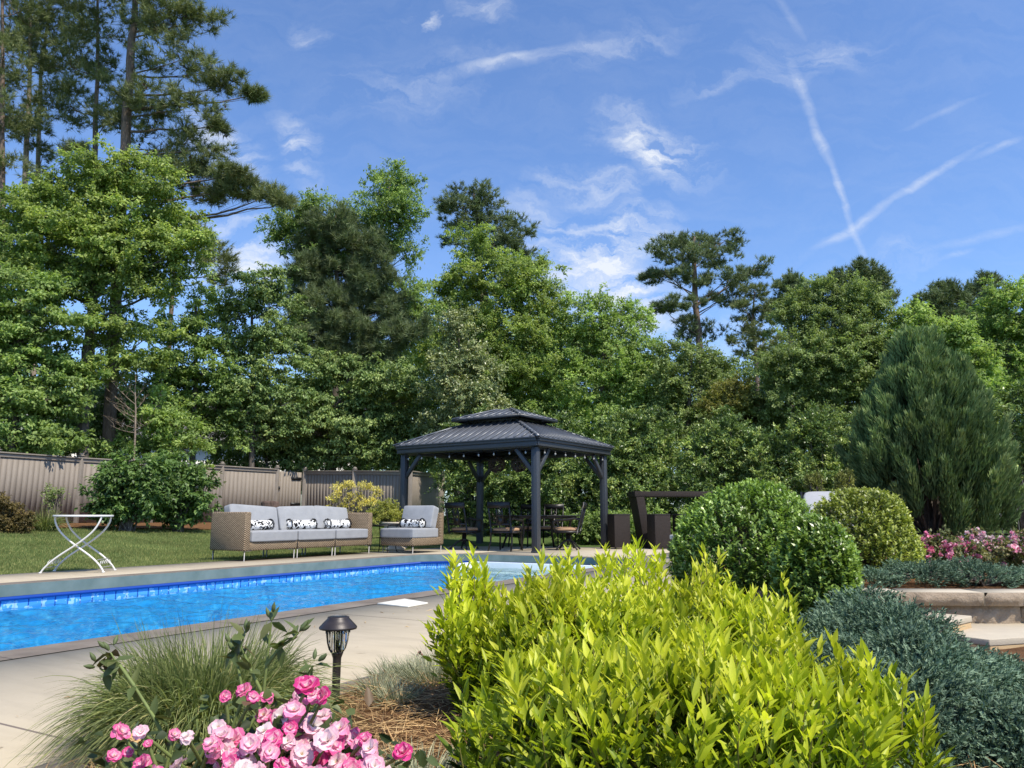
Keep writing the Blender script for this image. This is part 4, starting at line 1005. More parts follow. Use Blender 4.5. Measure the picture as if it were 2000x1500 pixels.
def tree(name, label, Y, trunk, blobs, kind, mat, bark, L=.12, cr=.6, r0=.14, group=None, lstep=1, base_z=None, rise=.5, yj=.5, **k):
    """trunk: photo points from the ground up at distance Y; blobs: crown lobes (px, py, rx, rz)"""
    tp = [P(px, py, Y) for px, py in trunk]; gx = gz(tp[0][0], tp[0][1]) if base_z is None else base_z
    tp[0] = np.array([tp[0][0], tp[0][1], float(gx) - .03]); tp = np.array(tp)
    root = thing(name, label, 'tree', tuple(tp[0]), 0, group)
    bl = []
    for b in blobs:
        yy = Y + (b[4] if len(b) > 4 else rng.uniform(-yj, yj)); bl.append(px2blob(b, yy))
    g = Geo(); cs = (broad if kind == 'b' else pine)(g, bl, L, cr, **k)
    g.obj('crown', [mat, M_CONE], root, tp[0])
    # dense trunk polyline
    n = len(tp); tt = np.linspace(0, n - 1, n * 4); tr = np.stack([np.interp(tt, np.arange(n), tp[:, i]) for i in range(3)], 1); tr[1:-1, :2] += rng.normal(0, r0 * .12, (len(tr) - 2, 2))
    rad = np.interp(np.linspace(0, 1, len(tr)), [0, .06, .6, 1], [1.25, 1, .72, .22]) * r0
    g = Geo(); g.tube(tr, rad, 10); limbs(g, tr, bl, cs, r0, rise); g.obj('trunk', bark, root, tp[0], smooth=True)
    return root


PG = 'tall loblolly pines on the left'
# --- tall pines upper left
tree('pine_tree', 'tall pine with dark trunk at the left frame edge', 25, [(2, 900), (3, 500), (4, 200), (8, -120)], [(10, 120, 60, 50), (25, 220, 60, 40), (20, 20, 70, 60), (15, -80, 70, 60), (15, 330, 45, 30)], 'p', L_PINE, BK_PINE, .24, .55, .13, PG, cones=.1, dens=.55)
tree('pine_tree', 'tall pale barked pine with straight trunk, second from the left edge', 27, [(30, 900), (48, 400), (57, 190), (64, -160)], [(50, 170, 70, 35), (90, 80, 60, 45), (30, 40, 50, 40), (110, 200, 45, 30), (80, -60, 100, 70), (60, 260, 40, 20), (20, 100, 50, 30), (120, 130, 40, 30), (30, 230, 40, 24), (100, 20, 50, 30)], 'p', L_PINE, BK_PINEL, .24, .55, .12, PG, cones=.1, dens=.5)
tree('pine_tree', 'slim leaning pale pine trunk forking among the tall pines', 28, [(70, 900), (74, 330), (80, 150), (112, -120)], [(120, 120, 40, 40), (130, 30, 50, 50), (80, 310, 30, 25), (130, -70, 60, 50)], 'p', L_PINE, BK_PINEL, .24, .5, .10, PG, dens=.5)
tree('pine_tree', 'tall dark pine with curved limbs between the pale pines and the spreading pine', 26, [(185, 900), (183, 400), (188, 220), (192, -100)], [(150, 210, 60, 40), (140, 110, 50, 40), (215, 60, 60, 50), (205, 190, 50, 35), (180, -50, 80, 60), (150, 300, 35, 20), (170, 150, 45, 30), (230, 130, 40, 28), (160, 40, 45, 30), (215, 240, 40, 24)], 'p', L_PINE, BK_PINE, .24, .55, .12, PG, cones=.1, dens=.5)
tree('pine_tree', 'tallest dark pine with long drooping limbs reaching right over the sofa', 24.5, [(215, 900), (235, 400), (252, 160), (262, 40), (280, -220)],
     [(330, 40, 60, 40), (395, 35, 40, 22), (300, 0, 70, 50), (340, 115, 55, 35), (400, 130, 50, 28), (450, 165, 45, 20), (495, 182, 22, 10), (300, 190, 60, 35), (370, 215, 50, 28), (425, 245, 25, 14), (265, 215, 45, 40), (330, 280, 60, 30), (395, 285, 40, 24), (410, 325, 45, 20), (460, 340, 40, 14), (350, 340, 60, 24), (410, 372, 50, 18), (480, 372, 45, 17), (530, 380, 38, 20), (562, 392, 18, 14), (280, -90, 120, 80), (360, -60, 60, 50)],
     'p', L_PINE, BK_PINE, .26, .48, .19, PG, cones=.35, dens=.62, rise=.12, flat=.55)
# --- left broadleaves
tree('broadleaf_tree', 'big yellow green broadleaf tree in front of the tall pines on the left', 23.2, [(165, 905), (168, 720), (182, 560), (215, 330)],
     [(230, 330, 80, 40), (180, 360, 60, 35), (300, 350, 50, 30), (130, 400, 80, 45), (240, 420, 90, 50), (330, 400, 40, 35), (60, 450, 70, 40), (140, 480, 90, 45), (260, 500, 80, 45), (340, 470, 55, 40), (50, 520, 60, 30), (360, 520, 45, 28), (150, 560, 70, 35), (290, 570, 60, 35), (230, 640, 60, 45), (280, 680, 50, 40), (190, 720, 50, 40), (100, 430, 60, 40), (40, 400, 45, 30), (20, 470, 45, 40), (200, 460, 70, 40), (110, 530, 60, 40), (390, 460, 25, 25)], 'b', L_OAK, BK_GREY, .14, .6, .17, rise=.6, lai=2.3, flat=.45)
tree('broadleaf_tree', 'low dark green tree with layered sprays at the left frame edge', 21.8, [(28, 900), (30, 780), (45, 560)],
     [(30, 560, 60, 35), (70, 610, 60, 30), (30, 660, 70, 40), (100, 665, 50, 25), (60, 720, 90, 35), (125, 715, 40, 20), (30, 780, 70, 40), (100, 790, 60, 28), (40, 850, 80, 40), (110, 850, 55, 30), (-60, 700, 80, 120), (90, 560, 40, 30), (130, 760, 40, 30), (0, 620, 40, 40), (140, 620, 30, 24)], 'b', L_MID, BK_GREY, .15, .5, .15, flat=.3, droop=.35, lai=2.6)
tree('sapling_tree', 'young light green sapling behind the round bushes by the fence', 24.6, [(308, 900), (312, 800), (316, 740)], [(315, 790, 45, 35), (345, 830, 40, 30), (290, 850, 40, 30), (350, 880, 50, 25), (230, 880, 50, 20), (190, 880, 25, 16)], 'b', L_LIGHT, BK_DEAD, .14, .45, .05, lai=2.0)
tree('broadleaf_tree', 'slender mid green tree with layered sprays left of the sofa', 26.5, [(378, 905), (382, 760), (384, 590)],
     [(350, 640, 45, 28), (410, 600, 40, 35), (390, 660, 60, 35), (330, 710, 45, 28), (420, 720, 50, 35), (370, 760, 60, 35), (440, 780, 40, 35), (350, 820, 50, 35), (420, 850, 50, 35)], 'b', L_MID, BK_GREY, .14, .5, .11, flat=.35, lai=2.1)
tree('pine_tree', 'thin bare pine stem with a small tuft of pale needles right of the big broadleaf', 29, [(320, 905), (333, 640), (338, 555), (345, 480)], [(400, 485, 40, 25), (425, 510, 28, 30), (375, 455, 35, 25), (440, 540, 18, 22)], 'p', L_PINE, BK_PINE, .24, .5, .10, rise=.1, dens=.7)
tree('broadleaf_tree', 'slender dark trunked tree with drooping sprays behind the sofa back', 27, [(495, 910), (494, 760), (492, 560)],
     [(490, 560, 45, 25), (530, 545, 35, 22), (480, 610, 45, 30), (540, 600, 40, 35), (510, 660, 60, 35), (470, 690, 40, 30), (545, 700, 50, 40), (490, 750, 55, 35), (540, 790, 60, 40), (470, 810, 45, 30), (510, 850, 60, 28)], 'b', L_DARK, BK_GREY, .14, .5, .11, flat=.4, droop=.5, lai=2.2)
# --- centre
tree('broadleaf_tree', 'tall loose broadleaf with feathery top behind the dark bushy pine', 31, [(700, 905), (705, 700), (735, 480), (765, 350)],
     [(765, 355, 38, 28), (735, 365, 30, 25), (795, 375, 24, 28), (770, 410, 50, 25), (720, 420, 45, 25), (800, 415, 28, 18), (755, 460, 50, 30), (790, 490, 30, 25), (630, 410, 50, 22), (580, 420, 45, 18), (540, 440, 32, 12), (600, 450, 50, 22), (560, 475, 35, 16), (790, 570, 45, 30), (820, 600, 35, 30), (800, 650, 40, 40), (650, 500, 60, 40)], 'b', L_MID, BK_GREY, .13, .45, .16, lai=1.9, flat=.8, rise=.9)
tree('pine_tree', 'dense dark green bushy pine left of the gazebo roof', 30.5, [(652, 905), (655, 720), (658, 560), (655, 420)],
     [(650, 440, 50, 35), (620, 475, 45, 30), (690, 470, 50, 30), (740, 480, 30, 20), (600, 530, 40, 35), (660, 530, 60, 35), (735, 530, 45, 30), (590, 600, 35, 40), (640, 600, 50, 40), (710, 590, 55, 40), (770, 590, 30, 30), (610, 660, 50, 35), (690, 650, 60, 35), (750, 660, 50, 30), (660, 700, 60, 25), (805, 640, 30, 25), (730, 700, 40, 22)], 'p', L_PINEB, BK_GREY, .29, .38, .15, dens=.62, flat=.9, up=.8, nneed=20, tufts=11, w=.017)
tree('broadleaf_tree', 'wide low dark oak with drooping leaves overhanging the fence behind the sofa', 28.9, [(640, 910), (645, 830), (690, 720)],
     [(620, 720, 55, 30), (690, 730, 60, 30), (760, 740, 55, 30), (580, 770, 50, 30), (660, 780, 70, 35), (740, 780, 70, 30), (810, 770, 40, 28), (560, 830, 40, 35), (640, 840, 70, 35), (720, 830, 70, 30), (790, 820, 60, 28), (840, 830, 35, 24), (690, 880, 60, 20), (600, 885, 50, 25), (770, 870, 60, 20)], 'b', L_DARK, BK_GREY, .15, .5, .17, flat=.35, droop=.6, lai=2.6)
tree('broadleaf_tree', 'large light green broadleaf tree rising behind the gazebo', 33, [(960, 960), (965, 780), (960, 620), (925, 470)],
     [(915, 470, 30, 28), (930, 520, 45, 30), (980, 540, 60, 40), (1030, 540, 50, 35), (890, 560, 40, 35), (950, 590, 70, 40), (1050, 590, 50, 40), (870, 620, 40, 35), (1000, 650, 80, 45), (1070, 650, 35, 35), (910, 670, 60, 40), (960, 720, 80, 40), (1040, 720, 70, 40), (990, 780, 80, 40), (850, 690, 35, 40)], 'b', L_OAK, BK_GREY, .14, .6, .2, lai=2.5, flat=.7)
tree('pine_tree', 'grey green pine with two rounded heads behind the light green tree', 38, [(945, 960), (945, 640), (935, 480), (925, 380)], [(925, 375, 38, 22), (900, 400, 38, 22), (945, 405, 35, 25), (915, 435, 45, 25), (1000, 430, 30, 18), (1025, 450, 18, 16), (985, 460, 40, 22), (880, 470, 16, 14), (870, 405, 18, 12), (1010, 500, 40, 25), (950, 470, 40, 25)], 'p', L_PINEB, BK_PINE, .25, .5, .17, dens=.75, w=.022, tufts=8, nneed=14)
tree('pear_tree', 'upright pear tree with pale shining leaves left of the gazebo roof', 27.2, [(898, 960), (898, 820), (895, 620)], [(895, 630, 25, 28), (900, 680, 38, 35), (875, 720, 40, 35), (930, 730, 38, 40), (890, 780, 55, 40), (940, 800, 45, 35), (870, 830, 45, 35), (920, 860, 50, 35)], 'b', L_PEAR, BK_GREY, .12, .45, .1, lai=2.6, flat=.9, upness=.4)
tree('broadleaf_tree', 'loose fresh green tree right of the gazebo roof with airy top twigs', 32, [(1170, 960), (1175, 800), (1180, 640)],
     [(1130, 590, 28, 16), (1175, 585, 22, 18), (1225, 610, 30, 22), (1150, 630, 50, 28), (1210, 650, 50, 30), (1260, 625, 20, 18), (1120, 680, 50, 40), (1190, 700, 60, 40), (1250, 680, 35, 30), (1140, 750, 70, 45), (1220, 760, 60, 45), (1100, 800, 60, 40), (1190, 820, 60, 35)], 'b', L_LIGHT, BK_GREY, .14, .5, .14, lai=2.1, flat=.7, rise=.8)
tree('broadleaf_tree', 'dull olive tree in the middle distance below the flat topped pine', 31, [(1340, 960), (1345, 830), (1350, 700)],
     [(1330, 700, 50, 25), (1380, 720, 45, 30), (1300, 740, 50, 35), (1360, 770, 60, 40), (1420, 780, 45, 40), (1290, 800, 45, 35), (1340, 830, 60, 35), (1400, 840, 60, 35)], 'b', L_OLIVE, BK_GREY, .14, .5, .13, lai=2.4)
tree('pine_tree', 'flat topped pine standing alone against the sky right of centre', 41, [(1372, 960), (1366, 680), (1358, 580), (1354, 480), (1357, 462)],
     [(1320, 470, 40, 14), (1365, 470, 45, 14), (1420, 470, 40, 15), (1300, 490, 35, 14), (1350, 500, 50, 16), (1405, 500, 45, 18), (1275, 540, 36, 10), (1310, 530, 40, 12), (1435, 535, 35, 18), (1470, 530, 28, 14), (1488, 512, 14, 12), (1360, 545, 40, 15), (1330, 590, 40, 12), (1295, 600, 25, 9), (1400, 585, 40, 14), (1440, 565, 25, 14), (1350, 630, 35, 16), (1385, 645, 30, 14), (1345, 660, 25, 14)], 'p', L_PINEB, BK_PINE, .26, .42, .2, dens=.48, flat=.6, w=.022, tufts=8, nneed=14, rise=.65, up=.8, yj=1.2)
tree('pine_tree', 'small slim pine with forked stem just right of the flat topped pine', 40, [(1482, 960), (1478, 700), (1468, 640), (1474, 570)], [(1475, 575, 30, 18), (1450, 600, 26, 18), (1500, 610, 26, 20), (1470, 635, 38, 18), (1450, 660, 26, 14), (1500, 655, 28, 14), (1470, 685, 28, 12)], 'p', L_PINE, BK_PINE, .25, .45, .13, dens=.6, w=.022, tufts=8, nneed=14, rise=.9)
tree('evergreen_tree', 'large dense dark green tree with rounded top left of the juniper', 27.5, [(1620, 960), (1622, 800), (1630, 600)],
     [(1640, 575, 45, 28), (1590, 585, 45, 28), (1690, 600, 40, 35), (1560, 630, 45, 35), (1630, 640, 60, 40), (1700, 660, 50, 40), (1590, 690, 60, 40), (1660, 700, 60, 40), (1530, 720, 50, 40), (1730, 720, 40, 40), (1600, 750, 60, 40), (1680, 770, 60, 40), (1520, 780, 50, 40), (1570, 820, 60, 40), (1640, 840, 60, 40), (1740, 780, 45, 40), (1500, 840, 40, 35)], 'b', L_OLIVE, BK_GREY, .11, .55, .22, lai=3.0, flat=.75, upness=.7)
for lab, Y, tr, bl in (('pine crown showing left of the large dark tree top', 42, [(1545, 960), (1545, 640), (1540, 550)], [(1540, 555, 30, 18), (1560, 580, 35, 22), (1525, 600, 30, 18)]),
                       ('pine crown leaning right over the large dark tree', 41, [(1690, 960), (1680, 640), (1670, 530)], [(1675, 530, 40, 16), (1640, 550, 30, 14), (1705, 550, 35, 16), (1725, 575, 28, 16), (1680, 580, 50, 20)]),
                       ('rounded dark pine crown right of the juniper tip', 43, [(1842, 960), (1845, 680), (1840, 560)], [(1840, 570, 30, 16), (1815, 590, 30, 16), (1865, 585, 28, 18), (1795, 615, 24, 16), (1840, 620, 45, 22), (1870, 630, 28, 20), (1815, 650, 35, 16)]),
                       ('pine crown peaking behind the light green trees at the right edge', 44, [(1930, 960), (1930, 680), (1930, 545)], [(1930, 550, 24, 14), (1905, 570, 24, 16), (1950, 575, 26, 16), (1920, 610, 40, 26), (1895, 650, 34, 24)])):
    tree('pine_tree', lab, Y, tr, bl, 'p', L_PINEB, BK_PINE, .27, .45, .18, 'distant pines on the right', dens=.95, flat=.8, w=.026, tufts=9, nneed=15, rise=.7, up=.8)
tree('broadleaf_tree', 'light fresh green tree at the upper right frame edge', 31, [(1975, 960), (1972, 760), (1965, 580)], [(1955, 580, 35, 25), (1990, 610, 40, 30), (1930, 630, 40, 30), (1970, 670, 60, 40), (1920, 690, 40, 30), (1980, 730, 60, 35), (1940, 750, 40, 25), (2050, 650, 60, 100)], 'b', L_LIGHT, BK_GREY, .14, .5, .15, lai=2.7, flat=.8)
tree('broadleaf_tree', 'pale leaved tree peeping out left of the juniper tip', 27.5, [(1792, 960), (1792, 760), (1790, 620)], [(1785, 615, 32, 22), (1805, 650, 30, 26), (1770, 650, 26, 24), (1790, 700, 40, 40), (1795, 760, 40, 40)], 'b', L_LIGHT, BK_GREY, .15, .45, .1, lai=2.6)
tree('broadleaf_tree', 'pale green tree between the juniper and the right edge trees', 27, [(1872, 960), (1872, 800), (1870, 660)], [(1850, 650, 32, 24), (1880, 670, 36, 28), (1900, 700, 30, 28), (1870, 720, 45, 40), (1890, 770, 45, 40), (1910, 740, 30, 28)], 'b', L_LIGHT, BK_GREY, .15, .45, .1, lai=2.6)
tree('broadleaf_tree', 'yellowish bush tree glowing between the olive tree and the dark tree', 28, [(1430, 960), (1432, 860), (1432, 760)], [(1430, 760, 36, 20), (1450, 785, 40, 22), (1410, 790, 36, 20), (1440, 820, 45, 25)], 'b', leafmat('leaf_gold_green', [(0, (.10, .12, .015)), (.5, (.18, .20, .025)), (1, (.28, .29, .05))], .4), BK_GREY, .12, .4, .08, lai=2.6)
for lab, Y, bl in (('dark understory bush behind the fence at the left edge', 24.5, [(20, 860, 60, 40), (90, 870, 50, 35), (-60, 860, 60, 40)]), ('dark understory bush behind the fence below the big broadleaf', 25.5, [(150, 860, 45, 40), (200, 850, 40, 35), (170, 800, 45, 35), (215, 790, 40, 30)]),
                    ('dark understory bush behind the bare young tree', 26.5, [(250, 810, 45, 40), (270, 770, 40, 35), (320, 740, 40, 35)]), ('dark understory bush behind the slender layered tree', 28.5, [(420, 800, 50, 30), (460, 770, 45, 35), (380, 790, 40, 30), (520, 830, 40, 26)]), ('dark understory bush in front of the pale house', 28.6, [(445, 895, 30, 24), (480, 905, 30, 20), (550, 895, 36, 22), (600, 905, 34, 20), (515, 880, 24, 22)]), ('dark understory bush under the wide oak behind the sofa', 29.5, [(560, 860, 40, 30), (640, 880, 50, 30), (720, 890, 55, 30), (800, 880, 55, 35), (850, 870, 40, 40), (610, 820, 50, 35)])):
    cx_ = np.mean([b[0] for b in bl]); tree('understory_tree', lab, Y, [(cx_, 960), (cx_ + 3, 880), (cx_, 800)], bl, 'b', L_DARK, BK_GREY, .15, .5, .06, 'dark understory bushes behind the fence', lai=2.2, flat=.7)
# bare young tree
root = thing('bare_sapling', 'leafless young tree with thin pale branches by the fence left of the sofa', 'tree', tuple(np.array([*P(264, 905, 23.0)[:2], .5])))
g = Geo(); base = np.array(root.location); tr = np.array([P(264, 905, 23.0), P(264, 850, 23.0), P(265, 800, 23.), P(264, 760, 23.), P(266, 720, 23.)]); tr[0, 2] = .5
g.tube(tr, [.035, .03, .024, .014, .005], 7)
for (z, ex, ey) in ((836, 205, 812), (836, 300, 820), (826, 200, 770), (818, 230, 760), (806, 195, 745), (800, 288, 770), (790, 210, 735), (772, 230, 722), (815, 222, 790), (845, 215, 830), (780, 285, 745)):
    s0 = P(264.5, z, 23.); e0 = P(ex, ey, 23. + rng.uniform(-.5, .5)); mid = (s0 + e0) / 2 + np.array([0, 0, -.10]); t = np.linspace(0, 1, 7)[:, None]; pts = s0 * (1 - t) ** 2 + 2 * mid * t * (1 - t) + e0 * t * t; g.tube(pts, np.linspace(.013, .004, 7), 5, cap=False)
    for q in range(5):
        s1 = pts[2 + q % 4]; g.tube([s1, s1 + np.array([rng.normal(-.05, .12), rng.normal(0, .1), .12]), s1 + np.array([rng.normal(-.12, .2), rng.normal(0, .15), rng.uniform(.2, .35)])], [.006, .004, .003], 4, cap=False)
g.obj('branches', BK_DEAD, root, base, smooth=True)
# a far wood that closes the gaps: one mass
g = Geo(); bl = []
for px in range(-150, 2200, 75):
    top = np.interp(px, [-150, 300, 480, 560, 900, 1100, 1300, 1450, 1600, 2100], [640, 800, 800, 740, 640, 660, 720, 720, 640, 660]); py = top + 30
    while py < 960: bl.append(px2blob((px + rng.uniform(-25, 25), py, 65, 45), 48 + rng.uniform(-2, 3))); py += 62
broad(g, bl, .30, 1.1, lai=1.5, flat=.7)
o = struct(g.obj('distant_wood', [L_DARK]), 'stuff'); tag(o, 'distant dark green wood closing the gaps behind the garden trees', 'wood')


# --- hedge and garden shrubs
def shrub(name, label, cat, base, blobs, mat, L, cr, bark=BK_GREY, group=None, stems=9, parts=('foliage', 'branches'), **k):
    base = np.array(base, float); root = thing(name, label, cat, tuple(base), 0, group); g = Geo(); cs = np.concatenate(broad(g, blobs, L, cr, **k)); g.obj(parts[0], mat, root, base)
    g = Geo()
    for q in cs[::max(1, len(cs) // (stems * 5))]:
        s0 = base + np.array([rng.normal(0, .06), rng.normal(0, .06), 0]); mid = s0 * .5 + q * .5 + np.array([0, 0, .1]); t = np.linspace(0, 1, 5)[:, None]; g.tube(s0 * (1 - t) ** 2 + 2 * mid * t * (1 - t) + q * t * t, np.linspace(.022, .005, 5) * (1 + np.linalg.norm(q - base) * .15), 5, cap=False)
    g.obj(parts[1], bark, root, base)
    return root


def pshrub(name, label, cat, Y, blobs, mat, L, cr, by=1040, z=None, **k):
    bl = [px2blob(b, Y + (b[4] if len(b) > 4 else 0), 1.0) for b in blobs]; c = P(np.mean([b[0] for b in blobs]), by, Y); return shrub(name, label, cat, (c[0], c[1], float(gz(c[0], c[1])) if z is None else z), bl, mat, L, cr, **k)


HG = 'tall glossy evergreen hedge shrubs behind the gazebo'
for lab, Y, bl in (('tall glossy evergreen shrub left of the gazebo back post', 23.6, [(900, 880, 40, 50), (935, 860, 45, 60), (900, 950, 45, 60), (940, 960, 50, 60), (980, 1010, 40, 40), (890, 1020, 30, 35)]),
                   ('tall glossy evergreen shrub right behind the gazebo post', 23.2, [(1040, 860, 60, 45), (1090, 850, 60, 40), (1010, 930, 55, 60), (1080, 930, 70, 70), (1040, 1000, 70, 50), (1110, 1000, 50, 50)]),
                   ('rounded glossy evergreen shrub right of the gazebo roof', 22.8, [(1240, 850, 70, 50), (1205, 900, 60, 60), (1275, 900, 60, 60), (1240, 960, 80, 60), (1180, 970, 50, 55), (1290, 985, 50, 50)]),
                   ('rounded glossy evergreen shrub behind the bar table', 21.8, [(1430, 860, 60, 45), (1395, 900, 55, 55), (1470, 905, 55, 55), (1430, 950, 75, 60), (1370, 970, 45, 50), (1490, 970, 40, 50)]),
                   ('yellow tinged evergreen shrub left of the juniper', 21, [(1600, 835, 50, 35), (1570, 880, 50, 50), (1640, 875, 50, 50), (1600, 930, 70, 50), (1560, 970, 50, 50), (1650, 960, 50, 60)]),
                   ('yellow tinged evergreen shrub at the right frame edge beside the juniper', 17, [(1985, 810, 50, 50), (2020, 880, 60, 70), (1975, 900, 35, 70), (1990, 980, 50, 60), (2080, 800, 60, 60)])):
    pshrub('laurel_shrub', lab, 'shrub', Y, [(*b, rng.uniform(-.4, .4)) for b in bl], L_LAUREL, .115, .42, group=HG, lai=3.4, flat=.9, droop=-.2, upness=.6, wl=.42)
pshrub('hedge_shrub', 'low clipped green hedge under the right side of the gazebo', 'hedge', 20.4, [(1150, 1035, 40, 30), (1185, 1030, 35, 30), (1120, 1040, 35, 30), (1225, 1030, 40, 30)], L_MID, .07, .25, z=0, lai=3.5, flat=.9)
pshrub('hedge_shrub', 'low clipped green hedge behind the bar stools', 'hedge', 20.6, [(1280, 1030, 40, 30), (1330, 1030, 40, 32), (1380, 1030, 40, 32), (1430, 1030, 40, 32)], L_LIGHT, .07, .25, z=0, lai=3.2, flat=.9)
L_HYD = leafmat('hydrangea_leaf', [(0, (0.039, 0.111, 0.018)), (.5, (0.078, 0.195, 0.029)), (1, (0.143, 0.299, 0.058))], .32, .4, .5)
HY = 'round leafy hydrangeas in front of the fence'
pshrub('hydrangea', 'left and larger round leafy hydrangea in front of the fence', 'shrub', 19.6, [(235, 945, 45, 45), (280, 930, 50, 42), (210, 975, 38, 38), (255, 980, 55, 38), (300, 965, 40, 40), (235, 1005, 40, 20), (225, 925, 25, 20)], L_HYD, .135, .30, by=1032, group=HY, lai=3.6, flat=.8, droop=.3, upness=.75, wl=.55)
pshrub('hydrangea', 'right round leafy hydrangea nearest the wicker sofa', 'shrub', 20.4, [(345, 935, 45, 42), (380, 950, 38, 42), (330, 970, 40, 38), (370, 985, 45, 30), (345, 1005, 38, 20), (330, 905, 30, 18)], L_HYD, .135, .30, by=1032, group=HY, lai=3.6, flat=.8, droop=.3, upness=.75, wl=.55)
L_BRZ = leafmat('bronze_gold_leaf', [(0, (.05, .045, .012)), (.5, (.11, .085, .02)), (1, (.22, .16, .04))], .3)
pshrub('bronze_shrub', 'bronze gold shrub at the left frame edge on the mulch', 'shrub', 17.4, [(20, 1010, 28, 22), (0, 1000, 35, 28), (45, 1025, 20, 18), (15, 1035, 30, 18), (-60, 1010, 40, 35)], L_BRZ, .05, .16, by=1052, lai=3.4, flat=.9)
pshrub('weed', 'sparse airy weed growing against the fence beside the grass tuft', 'plant', 19.6, [(95, 960, 16, 16), (115, 965, 14, 12), (100, 985, 14, 14)], L_OLIVE, .06, .2, by=1030, lai=.9, stems=4)
L_GOLD = leafmat('gold_thread_leaf', [(0, (.42, .40, .06)), (.5, (.70, .66, .14)), (1, (.80, .76, .28))], .35)
pshrub('golden_cypress', 'feathery golden yellow cypress behind the sofa in front of the fence', 'shrub', 21.5, [(662, 952, 11, 10), (682, 948, 10, 9), (712, 950, 12, 9), (734, 962, 9, 9), (655, 972, 12, 8), (690, 972, 18, 9), (728, 980, 12, 7), (680, 992, 16, 9), (640, 993, 9, 5), (705, 985, 14, 9)], L_GOLD, .06, .16, by=1030, lai=1.5, flat=.8, droop=-.4, wl=.3)
c_, r_ = px2blob((752, 1003, 26, 17), uq[1]); L_LIME = leafmat('lime_leaf', [(0, (.16, .20, .02)), (.5, (.30, .36, .03)), (1, (.46, .48, .07))], .4)
shrub('lime_shrub', 'rounded lime yellow shrub growing in the cream urn', 'shrub', (uq[0], uq[1], .56), [(c_ + [0, 0, .0], r_), (np.array([uq[0], uq[1], .68]), np.array([.24, .24, .12]))], L_LIME, .035, .12, lai=3.6, droop=-.3, flat=1)
# olive columns
L_COL = leafmat('sky_pencil_leaf', [(0, (.07, .10, .018)), (.6, (.19, .24, .045)), (1, (.42, .46, .10))], .3)
for lab, px in (('narrow upright holly column left of the grey lounger', 1590), ('narrow upright holly column between the grey lounger and the juniper', 1650)):
    pshrub('column_holly', lab, 'shrub', 11.3, [(px - 7, 938, 8, 14), (px + 8, 936, 8, 14), (px, 955, 15, 22), (px, 985, 15, 26), (px, 1015, 15, 25)], L_COL, .035, .065, by=1060, z=.25, group='narrow holly columns', lai=3.2, droop=-.9, flat=1.6, wl=.4)

# --- big juniper: upright feathery plumes
jb = np.array([*P(1815, 1008, 12.4)[:2], .25]); root = thing('juniper_tree', 'big dark green juniper with upright feathery plumes on the right', 'tree', tuple(jb))
g = Geo(); tw = Geo()
prof_z = np.array([0, .12, .3, .5, .68, .82, .93, 1.0]); prof_r = np.array([.80, 1.04, 1.06, .86, .60, .36, .19, .03]); HJ = P(1810, 650, 12.4)[2] - .25
npl = 470
for k in range(npl):
    zf = rng.uniform(0.02, .97) ** .9; th = rng.uniform(0, 2 * np.pi); rr = np.interp(zf, prof_z, prof_r) * 1.10 * rng.uniform(.6, 1.0)
    if zf > .55: rr *= (1 + .25 * math.cos(th * 3 + 1))
    o = np.array([math.cos(th), math.sin(th), 0]); c = jb + np.array([0, 0, zf * HJ * .9]) + o * rr * .86 + np.array([.10 * (1 - zf), 0, 0])
    if k % 9 == 0: zf = rng.uniform(.35, .72); rr = .16 * rng.uniform(.2, 1) * (1 - (zf - .35) / .42); c = jb + np.array([.62 + .10 * math.sin(k), -.2, zf * HJ]) + o * rr; o = o * .3
    ax = nrm(UPV * (.95 + .5 * zf) + o * .42 + rng.normal(0, .08, 3)); Lp = rng.uniform(.50, .90) * (1.1 - .50 * zf); rp = rng.uniform(.085, .125)
    n = int(330 * Lp / .6); t = rng.uniform(0, 1, n); rad = rp * np.sin(np.pi * np.clip(t * .9 + .1, 0, 1)) ** .8 * rng.uniform(.2, 1, n) ** .5; side = nrm(rng.normal(size=(n, 3))); side -= (side @ ax)[:, None] * ax; side = nrm(side)
    p = c + ax * (t * Lp)[:, None] + side * rad[:, None]; d = nrm(ax * 1.0 + side * .42 + rng.normal(0, .13, (n, 3)))
    g.leaves(p, d, nrm(side + rng.normal(0, .5, (n, 3))), rng.uniform(.08, .16, n), .022, np.clip(.08 + .68 * t * rng.uniform(.6, 1.3) + rng.normal(0, .15, n), 0, 1), 'd')
    if k % 3 == 0: tw.tube([jb + np.array([0, 0, .1]), jb * .5 + c * .5 + [0, 0, .1 - .3 * zf], c + ax * Lp * .5], [.03, .02, .006], 5, cap=False)
g.obj('crown', L_JUN, root, jb); tw.tube([jb - [0, 0, .05], jb + [0, 0, HJ * .7]], [.11, .03], 8); tw.obj('trunk', BK_GREY, root, jb)


